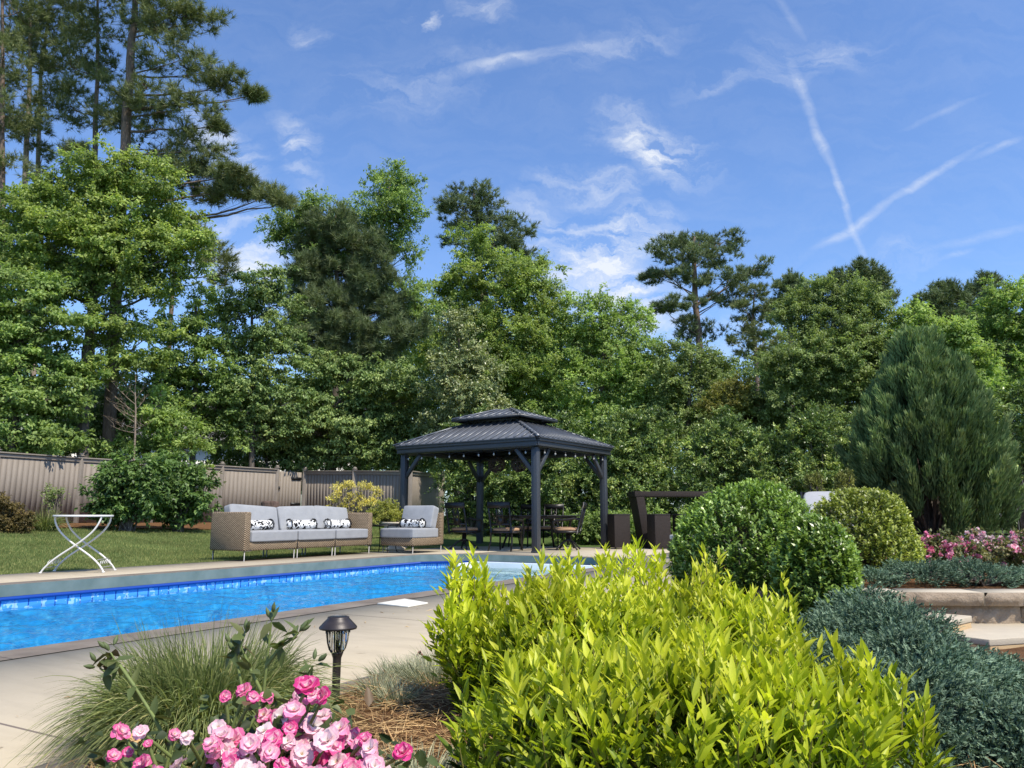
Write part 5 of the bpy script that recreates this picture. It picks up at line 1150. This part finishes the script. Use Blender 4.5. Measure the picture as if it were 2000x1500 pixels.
# --- clipped globes: short leafy shoots all over a lumpy ball
def globe_shrub(label, c, r, mat, base, nsh, SLn, L, Wd, nl=12, seed_amp=.10, inner=.35, lump=None, name='globe_shrub', group='clipped globe shrubs'):
    root = thing(name, label, 'shrub', tuple(base), 0, group); g = Geo(); base = np.array(base)
    d = nrm(rng.normal(size=(nsh, 3))); d = d[(d[:, 2] > -.75)]; n = len(d)
    ph = rng.uniform(0, 6.28, (6,)); kx = rng.normal(0, 3.2, (6, 3)); lumpv = sum(np.sin(d @ kx[q] + ph[q]) for q in range(6)) / 6
    rad = 1 + seed_amp * lumpv; deep = rng.uniform(size=n) < inner; rad = np.where(deep, rad * rng.uniform(.72, .95, n), rad * rng.uniform(.96, 1.03, n))
    p = c + d * r * rad[:, None]; ax = nrm(d * .5 + UPV * .9 + rng.normal(0, .24, (n, 3))); tone = rng.uniform(.25, .7, n)
    N_ = n * nl; t = np.tile(np.linspace(0, 1, nl), n); axr = np.repeat(ax, nl, 0); side = rng.normal(size=(N_, 3)); side = nrm(side - (side * axr).sum(1, keepdims=True) * axr)
    q = np.repeat(p, nl, 0) + axr * ((t - .8) * SLn)[:, None]; ld = nrm(axr * (.35 + .7 * t[:, None]) + side); nn = nrm(axr * .8 - side * .5 + rng.normal(0, .25, (N_, 3)))
    g.leaves(q, ld, nn, L * rng.uniform(.7, 1.2, N_), Wd, np.clip(np.repeat(tone, nl) * .6 + .45 * t * t + rng.normal(0, .12, N_), 0, 1), 'd')
    g.obj('foliage', mat, root, base)
    g = Geo()
    for k in range(0, n, max(1, n // 90)): g.tube([base, base * .45 + p[k] * .55 + [0, 0, .05], p[k]], [.016, .010, .003], 5, cap=False)
    g.obj('branches', BK_GREY, root, base); return root


L_BOX = leafmat('boxwood_leaf', [(0, (0.041, 0.097, 0.016)), (.45, (0.110, 0.228, 0.039)), (1, (0.331, 0.511, 0.124))], .25, .28, .6, patch=2, sat=.92)
L_BOXL = leafmat('pale_boxwood_leaf', [(0, (0.093, 0.140, 0.022)), (.5, (0.206, 0.281, 0.053)), (1, (0.467, 0.542, 0.159))], .3, .32, .6, patch=2, sat=.95)
c1 = P(1468, 1088, 5.75); bz = .12
globe_shrub('large rounded dark green glossy shrub behind the golden nandinas', c1 + [0, 0, -.03], np.array([.555, .52, .57]), L_BOX, (c1[0], c1[1], bz), 3800, .10, .034, .0155, 14, .12)
c2 = P(1592, 1128, 4.86); globe_shrub('rounded dark green glossy shrub touching the end of the retaining wall', c2 + [0, 0, -.02], np.array([.25, .26, .36]), L_BOX, (c2[0], c2[1], .02), 2000, .10, .034, .0155, 14, .12)
c3 = P(1682, 1066, 6.7); globe_shrub('rounded pale yellow green shrub left of the back roses', c3 + [0, 0, -.03], np.array([.44, .42, .50]), L_BOXL, (c3[0], c3[1], .24), 2700, .095, .031, .015, 14, .11)

# --- blue star juniper mats
L_BLUE = leafmat('blue_juniper_needle', [(0, (.028, .062, .056)), (.5, (.082, .15, .135)), (1, (.20, .30, .27))], .12, .65, .15, patch=3, sat=1.0)


def mat_shrub(label, pts, nspr, zt, zg=.02, name='blue_juniper', mat=L_BLUE, Ls=.07, up=.35):
    """mounded ground cover: list of lobes (x, y, radius, height)"""
    b = np.array([np.mean([p[0] for p in pts]), np.mean([p[1] for p in pts]), zg]); root = thing(name, label, 'shrub', tuple(b), 0, 'low blue junipers'); g = Geo(); br = Geo()
    wts = np.array([p[2] ** 2 for p in pts]); wts = wts / wts.sum()
    for (x, y, r, h), w in zip(pts, wts):
        n = int(nspr * w); th = rng.uniform(0, 2 * np.pi, n); rr = rng.uniform(0, 1, n) ** .5; zz = h * np.sqrt(np.clip(1 - rr ** 2 * .97, 0, 1)); lay = rng.uniform(.55, 1.04, n) ** .7
        p = np.stack([x + r * rr * np.cos(th), y + r * rr * np.sin(th), zg + zz * lay], 1); p += .02 * np.sin(p[:, ::-1] * 23)
        ax = nrm(np.stack([np.cos(th) * (.35 + rr), np.sin(th) * (.35 + rr), np.full(n, up + .35)], 1) + rng.normal(0, .28, (n, 3))); nl = 16; N_ = n * nl
        t = np.tile(np.linspace(0, 1, nl), n); axr = np.repeat(ax, nl, 0); side = rng.normal(size=(N_, 3)); side = nrm(side - (side * axr).sum(1, keepdims=True) * axr); Lr = np.repeat(rng.uniform(.7, 1.3, n), nl)
        q = np.repeat(p, nl, 0) + axr * ((t - .6) * Ls * Lr)[:, None]; g.leaves(q, nrm(axr * .9 + side * .75), nrm(side + axr * .3), rng.uniform(.013, .023, N_), .0062, np.clip(np.repeat(rng.uniform(.1, .6, n), nl) + .4 * t + rng.normal(0, .12, N_), 0, 1), 'd')
        for k in range(0, n, 60): br.tube([b, (b + p[k]) / 2 + [0, 0, .03], p[k]], [.012, .008, .003], 5, cap=False)
    g.obj('foliage', mat, root, b); br.obj('branches', BK_GREY, root, b); return root


def gp(px, py, z): q = G(px, py, z); return q[0], q[1]


mat_shrub('blue green juniper mat in front of the back roses above the wall', [(2.95, 5.75, .30, .17), (3.35, 5.8, .34, .17), (3.85, 5.75, .32, .14), (2.62, 5.7, .2, .12), (4.35, 5.8, .3, .13)], 2600, 0, .25)
lob = []
for px, py, r, h in ((1620, 1235, .20, .30), (1690, 1200, .22, .36), (1740, 1235, .26, .34), (1640, 1300, .26, .26), (1760, 1290, .26, .30), (1700, 1330, .26, .24), (1830, 1300, .24, .28), (1790, 1350, .24, .24)):
    x, y = gp(px, py + 40, h * .6); lob.append((x, y, r * 1.35, h * 1.15))
mat_shrub('blue green juniper mat spreading between the golden nandina and the stone steps', lob, 11000, 0, .0)
lob = []
for px, py, r, h in ((1900, 1290, .20, .22), (1960, 1330, .20, .20), (1880, 1350, .20, .21), (1940, 1400, .17, .2), (1990, 1420, .18, .18), (1850, 1400, .15, .18), (2050, 1380, .22, .2), (1780, 1420, .12, .14)):
    x, y = gp(px, py + 30, h * .6); lob.append((x, y, r * 1.3, h * .98))
mat_shrub('blue green juniper mat nearest the lower right corner', lob, 9500, 0, .0)
lob = [(*gp(1800, 1475, .08), .10, .11), (*gp(1770, 1515, .06), .10, .10)]
mat_shrub('small blue green juniper sprig by the pine straw at the bottom right', lob, 500, 0, .0)

# --- golden nandinas
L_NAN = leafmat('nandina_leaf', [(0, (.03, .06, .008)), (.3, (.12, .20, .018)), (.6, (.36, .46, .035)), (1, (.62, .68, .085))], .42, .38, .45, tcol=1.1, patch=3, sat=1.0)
M_NST = plain('nandina_stem', (.20, .19, .05), .7, .2, var=.2)


def nandina(label, c, r, base, nsh, L=.051, Wd=.0155, kind='f', tall=()):
    root = thing('nandina', label, 'shrub', tuple(base), 0, 'golden nandinas in the front bed'); base = np.array(base); g = Geo(); st = Geo()
    d = nrm(rng.normal(size=(nsh, 3)) + np.array([0, 0, .5])); d = d[d[:, 2] > -.45]; n = len(d); inn = rng.uniform(size=n) < .42
    ph = rng.uniform(0, 6.28, 5); kx = rng.normal(0, 4, (5, 3)); lv = sum(np.sin(d @ kx[q] + ph[q]) for q in range(5)) / 5
    rad = np.where(inn, rng.uniform(.5, .9, n), rng.uniform(.88, 1.12, n) + .16 * lv); tip = c + d * r * rad[:, None]; tip[:, :2] = c[:2] + (tip[:, :2] - c[:2]) * np.clip(.84 + .24 * (tip[:, 2:] - base[2]) / (c[2] + r[2] - base[2]), .6, 1.15)
    if len(tall):
        ta = np.array(tall); tall = np.concatenate([ta] + [ta + np.stack([rng.normal(0, .05, len(ta)), rng.normal(0, .05, len(ta)), -rng.uniform(.015, .12, len(ta))], 1) for _ in range(6)])
        tip = np.concatenate([tip, np.array(tall)]); d = np.concatenate([d, np.tile([[0, 0, 1.]], (len(tall), 1))]); inn = np.concatenate([inn, np.zeros(len(tall), bool)]); n = len(tip)
    ax = nrm(d * .42 + UPV * 1.0 + rng.normal(0, .16, (n, 3)))
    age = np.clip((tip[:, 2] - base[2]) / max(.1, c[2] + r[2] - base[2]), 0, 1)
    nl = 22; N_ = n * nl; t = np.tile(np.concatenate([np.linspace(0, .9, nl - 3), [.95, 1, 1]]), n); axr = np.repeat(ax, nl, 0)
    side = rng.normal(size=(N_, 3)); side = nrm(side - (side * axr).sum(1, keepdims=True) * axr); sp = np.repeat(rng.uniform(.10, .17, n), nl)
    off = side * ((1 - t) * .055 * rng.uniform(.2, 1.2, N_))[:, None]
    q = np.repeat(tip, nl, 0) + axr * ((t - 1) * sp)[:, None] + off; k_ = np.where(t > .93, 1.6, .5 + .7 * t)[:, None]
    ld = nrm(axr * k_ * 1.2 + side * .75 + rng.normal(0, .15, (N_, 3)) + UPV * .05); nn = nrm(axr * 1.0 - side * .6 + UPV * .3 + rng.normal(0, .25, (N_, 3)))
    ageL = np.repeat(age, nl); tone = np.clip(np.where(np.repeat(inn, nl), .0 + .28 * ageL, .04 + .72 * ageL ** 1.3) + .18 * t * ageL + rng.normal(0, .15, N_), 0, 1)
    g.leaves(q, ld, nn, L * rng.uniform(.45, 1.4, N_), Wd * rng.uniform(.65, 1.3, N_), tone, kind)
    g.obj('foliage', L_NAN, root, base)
    for k in range(0, n, 2 if n > 300 else 1):
        b0 = base + np.array([*(tip[k, :2] - base[:2]) * .30, 0]); s1 = tip[k] - ax[k] * .16; st.tube([b0, (b0 + s1) / 2 + [0, 0, .02], s1, tip[k]], [.0042, .0036, .003, .0012], 5, cap=False)
    st.obj('stems', M_NST, root, base); return root


zb = .03
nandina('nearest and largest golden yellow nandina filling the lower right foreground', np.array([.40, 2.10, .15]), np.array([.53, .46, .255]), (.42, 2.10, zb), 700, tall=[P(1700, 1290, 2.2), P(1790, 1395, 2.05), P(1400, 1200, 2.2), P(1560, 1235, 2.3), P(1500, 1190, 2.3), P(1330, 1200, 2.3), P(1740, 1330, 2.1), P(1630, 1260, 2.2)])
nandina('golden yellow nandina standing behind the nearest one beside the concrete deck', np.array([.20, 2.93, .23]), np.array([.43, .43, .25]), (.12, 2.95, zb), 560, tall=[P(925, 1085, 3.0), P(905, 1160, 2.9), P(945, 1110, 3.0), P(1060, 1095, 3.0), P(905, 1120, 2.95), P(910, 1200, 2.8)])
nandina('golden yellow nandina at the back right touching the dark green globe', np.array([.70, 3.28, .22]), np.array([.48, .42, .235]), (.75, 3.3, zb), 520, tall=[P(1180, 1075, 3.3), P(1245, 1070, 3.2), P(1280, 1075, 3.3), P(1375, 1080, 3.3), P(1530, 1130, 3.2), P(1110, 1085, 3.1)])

# --- fountain grass and the grass tuft at the fence
L_GRS = leafmat('grass_blade', [(0, (0.067, 0.113, 0.026)), (.5, (0.150, 0.217, 0.060)), (.85, (0.300, 0.360, 0.134)), (1, (0.510, 0.450, 0.240))], .3, .45, .4, patch=4)


def grass(label, c, rb, n, L, w, droop, lean=.55, name='fountain_grass'):
    root = thing(name, label, 'grass plant', tuple(c)); g = Geo(); th = rng.uniform(0, 2 * np.pi, n); rr = rb * rng.uniform(0, 1, n) ** .5
    p = np.array(c) + np.stack([rr * np.cos(th), rr * np.sin(th), np.zeros(n)], 1); ln = rng.uniform(.05, 1.0, n) * lean; th2 = th + rng.normal(0, .5, n)
    d = nrm(np.stack([np.cos(th2) * ln, np.sin(th2) * ln, np.ones(n)], 1)); g.blades(p, d, L * rng.uniform(.55, 1.12, n), w, droop * (.35 + ln) * rng.uniform(.5, 1.3, n), np.clip(rng.normal(.45, .24, n), 0, 1), 7); g.obj('blades', L_GRS, root, c); return root


gc = G(380, 1505, .0); gx_, gy_ = -1.03, 2.72
grass('fountain grass clump with arching green blades between the deck and the pink roses', (gx_, gy_, .04), .20, 7000, .47, .0052, .84, .92)
tq = P(88, 1038, 18.3); grass('small tuft of green ornamental grass in the mulch by the fence', (tq[0], tq[1], float(gz(tq[0], tq[1]))), .16, 700, .78, .012, .6, .8, name='grass_tuft')
L_FES = leafmat('fescue_blade', [(0, (.13, .17, .14)), (.5, (.25, .30, .26)), (1, (.42, .46, .38))], .2, .6, .3, patch=5)
FG = 'blue grey dianthus tufts in the pine straw'


def tuft(label, px, py, n, L, w=.0035, rb=.07):
    q = G(px, py, .05); z = float(nz_xy(q[0], q[1])); c = (q[0], q[1], z - .005); root = thing('dianthus_tuft', label, 'plant', c, 0, FG); g = Geo(); th = rng.uniform(0, 2 * np.pi, n); rr = rb * rng.uniform(0, 1, n) ** .5
    p = np.array(c) + np.stack([rr * np.cos(th), rr * np.sin(th), np.zeros(n)], 1); L = L * 1.25; n = len(th); d = nrm(np.stack([np.cos(th) * rr / rb, np.sin(th) * rr / rb, rng.uniform(.6, 1.5, n)], 1) + rng.normal(0, .2, (n, 3))); g.blades(p, d, L * rng.uniform(.5, 1.2, n), w, .18, rng.uniform(0, 1, n), 3); g.obj('blades', L_FES, root, c); return root


for lab, px, py, n, L, rb in (('blue grey dianthus tuft farthest left, by the path light', 738, 1350, 260, .09, .06), ('blue grey dianthus tuft in the middle of the pine straw', 775, 1372, 260, .09, .06), ('blue grey dianthus tuft at the deck edge left of the red flower', 765, 1312, 300, .09, .09), ('blue grey dianthus tuft under the red flower', 815, 1322, 500, .10, .13), ('wide blue grey dianthus tuft against the left side of the nandina', 862, 1335, 700, .11, .15), ('blue grey dianthus tuft farthest back between the deck and the nandina', 862, 1285, 300, .10, .10)):
    tuft(lab, px, py, n, L, rb=rb)
tuft('shaded blue grey dianthus tuft at the bottom edge below the nandina', 815, 1530, 600, .10, .003, .11)
tuft('shaded blue grey dianthus tuft at the bottom edge right of the roses', 765, 1560, 300, .09, .003, .07)
q = P(820, 1277, 4.1); root = thing('red_dianthus', 'single dark red flower on a thin stalk above the dianthus tufts', 'flower', (q[0], q[1], .06)); g = Geo(); g.tube([(q[0] + .01, q[1], .05), (q[0], q[1], q[2])], .0016, 5); g.obj('stem', M_NST, root, (q[0], q[1], .06))
g = Geo(); n = 26; d = nrm(rng.normal(size=(n, 3)) + [0, -.2, .3]); g.leaves(np.tile(q, (n, 1)), d, nrm(rng.normal(size=(n, 3))), .018, .012, .5); g.obj('blossom', plain('dark_red_petal', (.20, .008, .02), .7), root, (q[0], q[1], .06))

# --- roses
M_PET = leafmat('rose_petal', [(0, (.88, .82, .76)), (.22, (.90, .74, .74)), (.5, (.86, .42, .55)), (.8, (.80, .17, .38)), (1, (.66, .05, .24))], .35, .55, .25, tcol=.95, patch=9, blue=1.0, sat=1.0)
M_WILT = plain('wilted_petal', (.50, .32, .15), .9, .1, var=.3, scale=40)
L_ROSE = leafmat('rose_leaf', [(0, (.025, .05, .014)), (.5, (.055, .105, .024)), (.85, (.10, .15, .04)), (1, (.13, .07, .04))], .25, .4, .5)
M_CANE = plain('rose_cane', (.16, .20, .06), .6, .3, var=.25, scale=30)


def petal_geo(g, c, ax, R, hue, mat=0, open_=1.0):
    ax = nrm(np.array(ax, float)); a = nrm(np.cross(ax, [.3, .2, .9])); b = np.cross(ax, a); u = np.linspace(-1, 1, 5); v = np.linspace(0, 1, 5); uu, vv = np.meshgrid(u, v, indexing='ij')
    for ring, (npet, ang, ln) in enumerate(((5, 1.35, 1.0), (5, .95, .95), (4, .5, .75))):
        for k in range(npet):
            th = 2 * np.pi * (k + rng.uniform(-.15, .15)) / npet + ring * .6; o = a * math.cos(th) + b * math.sin(th); sd = np.cross(ax, o); A = ang * open_ * rng.uniform(.82, 1.18); l = R * ln * rng.uniform(.85, 1.12)
            an = A * (.55 + .75 * vv); w = l * .62 * np.sin(np.pi * (.12 + .74 * vv)) ** .8
            rad = l * vv * np.sin(an); hh = l * vv * np.cos(an) + .16 * l * uu ** 2 * (1 - .2 * vv) + rng.normal(0, .035 * l, uu.shape) + .05 * l * vv ** 3 * np.sin(uu * 5 + k)
            V = c + o * rad[..., None] + sd * (uu * w)[..., None] + ax * hh[..., None]
            q = np.arange(4)[:, None] * 5 + np.arange(4)[None]; F = np.stack([q, q + 5, q + 6, q + 1], -1).reshape(-1, 4); vm = (vv[:-1, :-1] + .12).ravel()
            g.add(V.reshape(-1, 3), F, np.clip(hue * 1.30 * vm ** 1.25 + (-.06 if ring > 1 else .04) + rng.normal(0, .05), 0, 1), mat)
    th = rng.uniform(0, 6.28, 20); d = nrm(ax * 1.0 + .5 * (np.cos(th)[:, None] * a + np.sin(th)[:, None] * b)); g.leaves(np.tile(c, (20, 1)), d, nrm(rng.normal(size=(20, 3))), R * .38, R * .06, .5, 'n', 1)


M_STAM = plain('stamen_yellow', (.60, .38, .06), .8)
rb_ = np.array([-.56, 1.52, .02]); root = thing('rose_bush', 'pink and white rose bush in full bloom at the bottom left foreground', 'rose bush', tuple(rb_))
FL = [(600, 1345, 34, 1.0), (632, 1362, 24, .95), (575, 1390, 30, .6), (628, 1402, 26, .45), (548, 1405, 28, .8), (610, 1420, 34, .35), (665, 1425, 28, .6), (690, 1445, 26, .7), (560, 1440, 30, .55), (520, 1460, 26, .3), (640, 1450, 34, .3), (700, 1475, 26, .55), (590, 1475, 30, .4), (660, 1490, 30, .45), (720, 1500, 24, .5), (620, 1510, 30, .4), (550, 1495, 22, .95), (455, 1450, 34, .7), (490, 1455, 26, .5), (440, 1485, 30, .45), (480, 1490, 30, .35), (420, 1462, 24, .6), (500, 1530, 40, .5), (460, 1530, 34, .45), (690, 1520, 30, .45), (235, 1432, 24, .75), (222, 1478, 18, .8), (280, 1495, 26, .8), (300, 1520, 30, .7), (275, 1430, 18, .35), (340, 1435, 16, .7), (365, 1440, 18, .3), (440, 1360, 16, .8), (480, 1350, 22, .75), (495, 1362, 16, .8), (520, 1362, 18, .75), (290, 1455, 12, .8), (250, 1470, 14, .9), (725, 1470, 18, .6), (350, 1500, 24, .25), (735, 1495, 16, .75)]
canes = Geo()
for _ in range(84):
    f = FL[rng.integers(0, 23)]; nx, ny = f[0] + rng.normal(0, 30), f[1] + rng.normal(14, 24)
    if nx > 615 and ny < 1440: continue
    FL.append((nx, ny, rng.uniform(20, 30), float(np.clip(rng.normal(.55, .26), .2, 1))))
for (px, py, rp, hue) in FL:
    Y = 1.50 + rng.uniform(-.10, .10) + (1400 - py) * .0012; c = P(px, py, Y); R = rp / FPX * Y * .74; g = Geo(); petal_geo(g, np.zeros(3), nrm(np.array([rng.normal(0, .45), -.65 + rng.normal(0, .35), .85])), R, hue, open_=rng.uniform(.75, 1.3)); o = g.obj('blossom', [M_PET, M_STAM], root); o.location = Vector(c - rb_)
    b0 = rb_ + np.array([rng.normal(0, .08), rng.normal(0, .08), 0]); canes.tube([b0, (b0 + c) / 2 + [0, .03, .05], c], [.005, .004, .003], 6, cap=False)
for (px, py) in ((268, 1440), (420, 1440), (690, 1460), (560, 1515), (500, 1470)):
    c = P(px, py, 1.55); g = Geo(); petal_geo(g, np.zeros(3), nrm(np.array([rng.normal(0, .5), -.5, .6])), .013, .1, 0, .8); o = g.obj('wilted_blossom', [M_WILT, M_STAM], root); o['label'] = 'dried tan wilted blossom'; o.location = Vector(c - rb_)
# long canes with buds above the grass
M_BUD = plain('bud_green', (.10, .13, .045), .6, var=.3); lf_p, lf_d = [], []
for pts in ([(335, 1470), (300, 1400), (262, 1340), (225, 1290), (216, 1275)], [(510, 1470), (515, 1350), (525, 1260), (530, 1215)], [(510, 1350), (490, 1310), (470, 1260), (478, 1240)], [(540, 1400), (580, 1360), (600, 1320), (612, 1300)], [(520, 1300), (550, 1262), (575, 1245), (583, 1235)], [(470, 1460), (480, 1380), (462, 1290), (455, 1270)], [(262, 1340), (235, 1300), (205, 1312), (195, 1305)]):
    p3 = [P(x, y, 1.62) for x, y in pts]; canes.tube(p3, np.linspace(.0042, .0018, len(p3)), 6, cap=False); e = p3[-1]; ax = nrm(p3[-1] - p3[-2])
    for k in range(3):
        bud = Geo(); dd = nrm(ax + rng.normal(0, .35, 3)); e2 = e + dd * rng.uniform(.0, .022); A = nrm(np.cross(dd, [.2, .3, .9])); B = np.cross(dd, A); th = np.linspace(0, 2 * np.pi, 8, endpoint=False); V = np.concatenate([e2 + dd * t * .022 + r * .0045 * (np.cos(th)[:, None] * A + np.sin(th)[:, None] * B) for t, r in ((0, .4), (.3, 1), (.6, .9), (1, .12))]); i_ = np.arange(3)[:, None] * 8; j_ = np.arange(8)[None]; bud.add(V, np.stack([i_ + j_, i_ + (j_ + 1) % 8, i_ + 8 + (j_ + 1) % 8, i_ + 8 + j_], -1).reshape(-1, 4)); bud.obj('bud', M_BUD, root, rb_, smooth=True)
    for q in p3[1:]:
        for k in range(3): lf_p.append(q); lf_d.append(nrm(rng.normal(size=3) + [0, 0, .1]))
canes.obj('canes', M_CANE, root, rb_); pass
g = Geo(); g.leaves(np.array(lf_p), np.array(lf_d), nrm(rng.normal(size=(len(lf_p), 3)) * .4 + UPV), .042, .017, rng.uniform(.5, 1, len(lf_p)), 'f')
n = 1500; pc_ = []
for _ in range(n):
    f = FL[rng.integers(len(FL))]; px, py = f[0] + rng.normal(0, 45), f[1] + abs(rng.normal(20, 45)); pc_.append(P(px, min(py, 1620), 1.60 + rng.uniform(-.14, .22)))
pc_ = np.array(pc_); pc_[:, 2] = np.maximum(pc_[:, 2], .02); d = nrm(rng.normal(size=(n, 3)) * [1, 1, .5] + [0, -.2, .1]); g.leaves(pc_, d, nrm(UPV + rng.normal(0, .5, (n, 3)) + [0, -.3, 0]), rng.uniform(.02, .042, n), .019, rng.uniform(0, 1, n) ** 1.3, 'f'); g.obj('foliage', L_ROSE, root, rb_)


def back_rose(label, c, r, nf, seed, hue):
    c = np.array(c); root = thing('rose_bush', label, 'rose bush', (c[0], c[1], .25), 0, 'pink roses above the retaining wall'); off = np.array([c[0], c[1], .25]); g = Geo(); broad(g, [(c, np.array(r))], .035, .10, lai=2.4, flat=.9); g.obj('foliage', leafmat('rose_leaf_pale' + seed, [(0, (.05, .08, .02)), (.5, (.11, .15, .045)), (1, (.26, .23, .11))], .3), root, off)
    for k in range(nf):
        d = nrm(rng.normal(size=3) + [0, -.5, .7]); q = c + d * np.array(r) * rng.uniform(.85, 1.1); g = Geo()
        for _ in range(rng.integers(2, 5)): q2 = q + rng.normal(0, .025, 3); n = 14; dd = nrm(rng.normal(size=(n, 3)) + d); g.leaves(np.tile(q2, (n, 1)), dd, nrm(rng.normal(size=(n, 3)) + d), .030, .027, np.clip(rng.normal(hue, .18, n), 0, 1), 'd')
        g.obj('blossom', M_PET, root, off)
    g = Geo()
    for k in range(12): e = c + nrm(rng.normal(size=3) + [0, 0, .5]) * np.array(r) * .8; g.tube([off, (off + e) / 2 + [0, 0, .03], e], [.007, .005, .003], 5, cap=False)
    g.obj('canes', M_CANE, root, off)


q = P(1835, 1095, 7.3); back_rose('bright pink rose bush right of the pale globe shrub', (q[0], q[1], .39), (.27, .3, .17), 40, '_a', .55)
q = P(1910, 1095, 7.6); back_rose('pale pink rose bush with faded blooms in the middle of the back roses', (q[0], q[1], .40), (.27, .3, .18), 44, '_b', .26)
q = P(1985, 1105, 7.2); back_rose('pink rose bush at the right frame edge above the wall', (q[0], q[1], .38), (.27, .3, .17), 44, '_c', .42)
q = P(2060, 1110, 7.4); back_rose('pink rose bush mostly beyond the right frame edge', (q[0], q[1], .38), (.3, .3, .17), 14, '_d', .45)

# --- pine straw, lawn blades
M_STRAW = leafmat('pine_straw', [(0, (.15, .07, .03)), (.5, (.37, .21, .085)), (1, (.60, .42, .21))], .1, .6, .25, patch=5)
n = 46000; x = rng.uniform(-1.7, 2.2, n); y = 1.0 + rng.uniform(0, 1, n) ** 1.3 * 3.9; s_, t_ = (x - O2[0]) * U[0] + (y - O2[1]) * U[1], (x - O2[0]) * NN[0] + (y - O2[1]) * NN[1]; k = t_ < -2.10; x, y = x[k], y[k]; n = len(x)
z = nz_xy(x, y) + rng.uniform(0, .03, n); th = rng.uniform(0, 2 * np.pi, n); d = nrm(np.stack([np.cos(th), np.sin(th), rng.normal(0, .16, n)], 1)); g = Geo(); g.blades(np.stack([x, y, z], 1), d, rng.uniform(.07, .17, n), .0026, .06, np.clip(rng.normal(.5, .25, n), 0, 1), 3)
o = struct(g.obj('pine_straw', M_STRAW), 'stuff'); tag(o, 'orange brown pine straw needles covering the planting bed', 'pine straw')
M_GRB = leafmat('lawn_blade', [(0, (0.083, 0.124, 0.030)), (.5, (0.158, 0.221, 0.062)), (1, (0.331, 0.344, 0.138))], .3, .6, .2, patch=.9)
n = 170000; s_ = rng.uniform(1.0, 19, n); t_ = 6.5 + rng.uniform(0, 1, n) ** 1.4 * 9.5; x = O2[0] + U[0] * s_ + NN[0] * t_; y = O2[1] + U[1] * s_ + NN[1] * t_
fd = (x - fa[0]) * -.674 + (y - fa[1]) * .739; k = (fd < -3.1 + .2 * np.sin(s_ * 1.7)) & ((s_ < 13.7) | (t_ > 8.05)) & (x > -16); x, y = x[k], y[k]; n = len(x); wd = 1 + .08 * np.hypot(x, y) / 3
d = nrm(np.stack([rng.normal(0, .35, n), rng.normal(0, .35, n), np.ones(n)], 1)); g = Geo(); g.leaves(np.stack([x, y, gz(x, y) - .003], 1), d, nrm(rng.normal(size=(n, 3)) * [1, 1, .2]), rng.uniform(.03, .06, n), .011, np.clip(rng.normal(.5, .22, n), 0, 1), 'n')
o = struct(g.obj('lawn_grass', M_GRB), 'stuff'); tag(o, 'short mown green grass of the lawn behind the pool', 'grass')

n = 170; s_ = rng.uniform(-3, 9, n); t_ = -1.95 + 1.85 * rng.uniform(0, 1, n); x = O2[0] + U[0] * s_ + NN[0] * t_; y = O2[1] + U[1] * s_ + NN[1] * t_; th = rng.uniform(0, 2 * np.pi, n); d = np.stack([np.cos(th), np.sin(th), 0 * th], 1)
g = Geo(); g.leaves(np.stack([x, y, np.full(n, .006)], 1), d, np.tile(UPV, (n, 1)) + rng.normal(0, .15, (n, 3)), rng.uniform(.02, .09, n), rng.uniform(.002, .012, n), rng.uniform(0, 1, n)); o = struct(g.obj('leaf_litter', M_STRAW), 'stuff'); tag(o, 'scattered dry needles and leaf bits lying on the concrete deck', 'leaf litter')
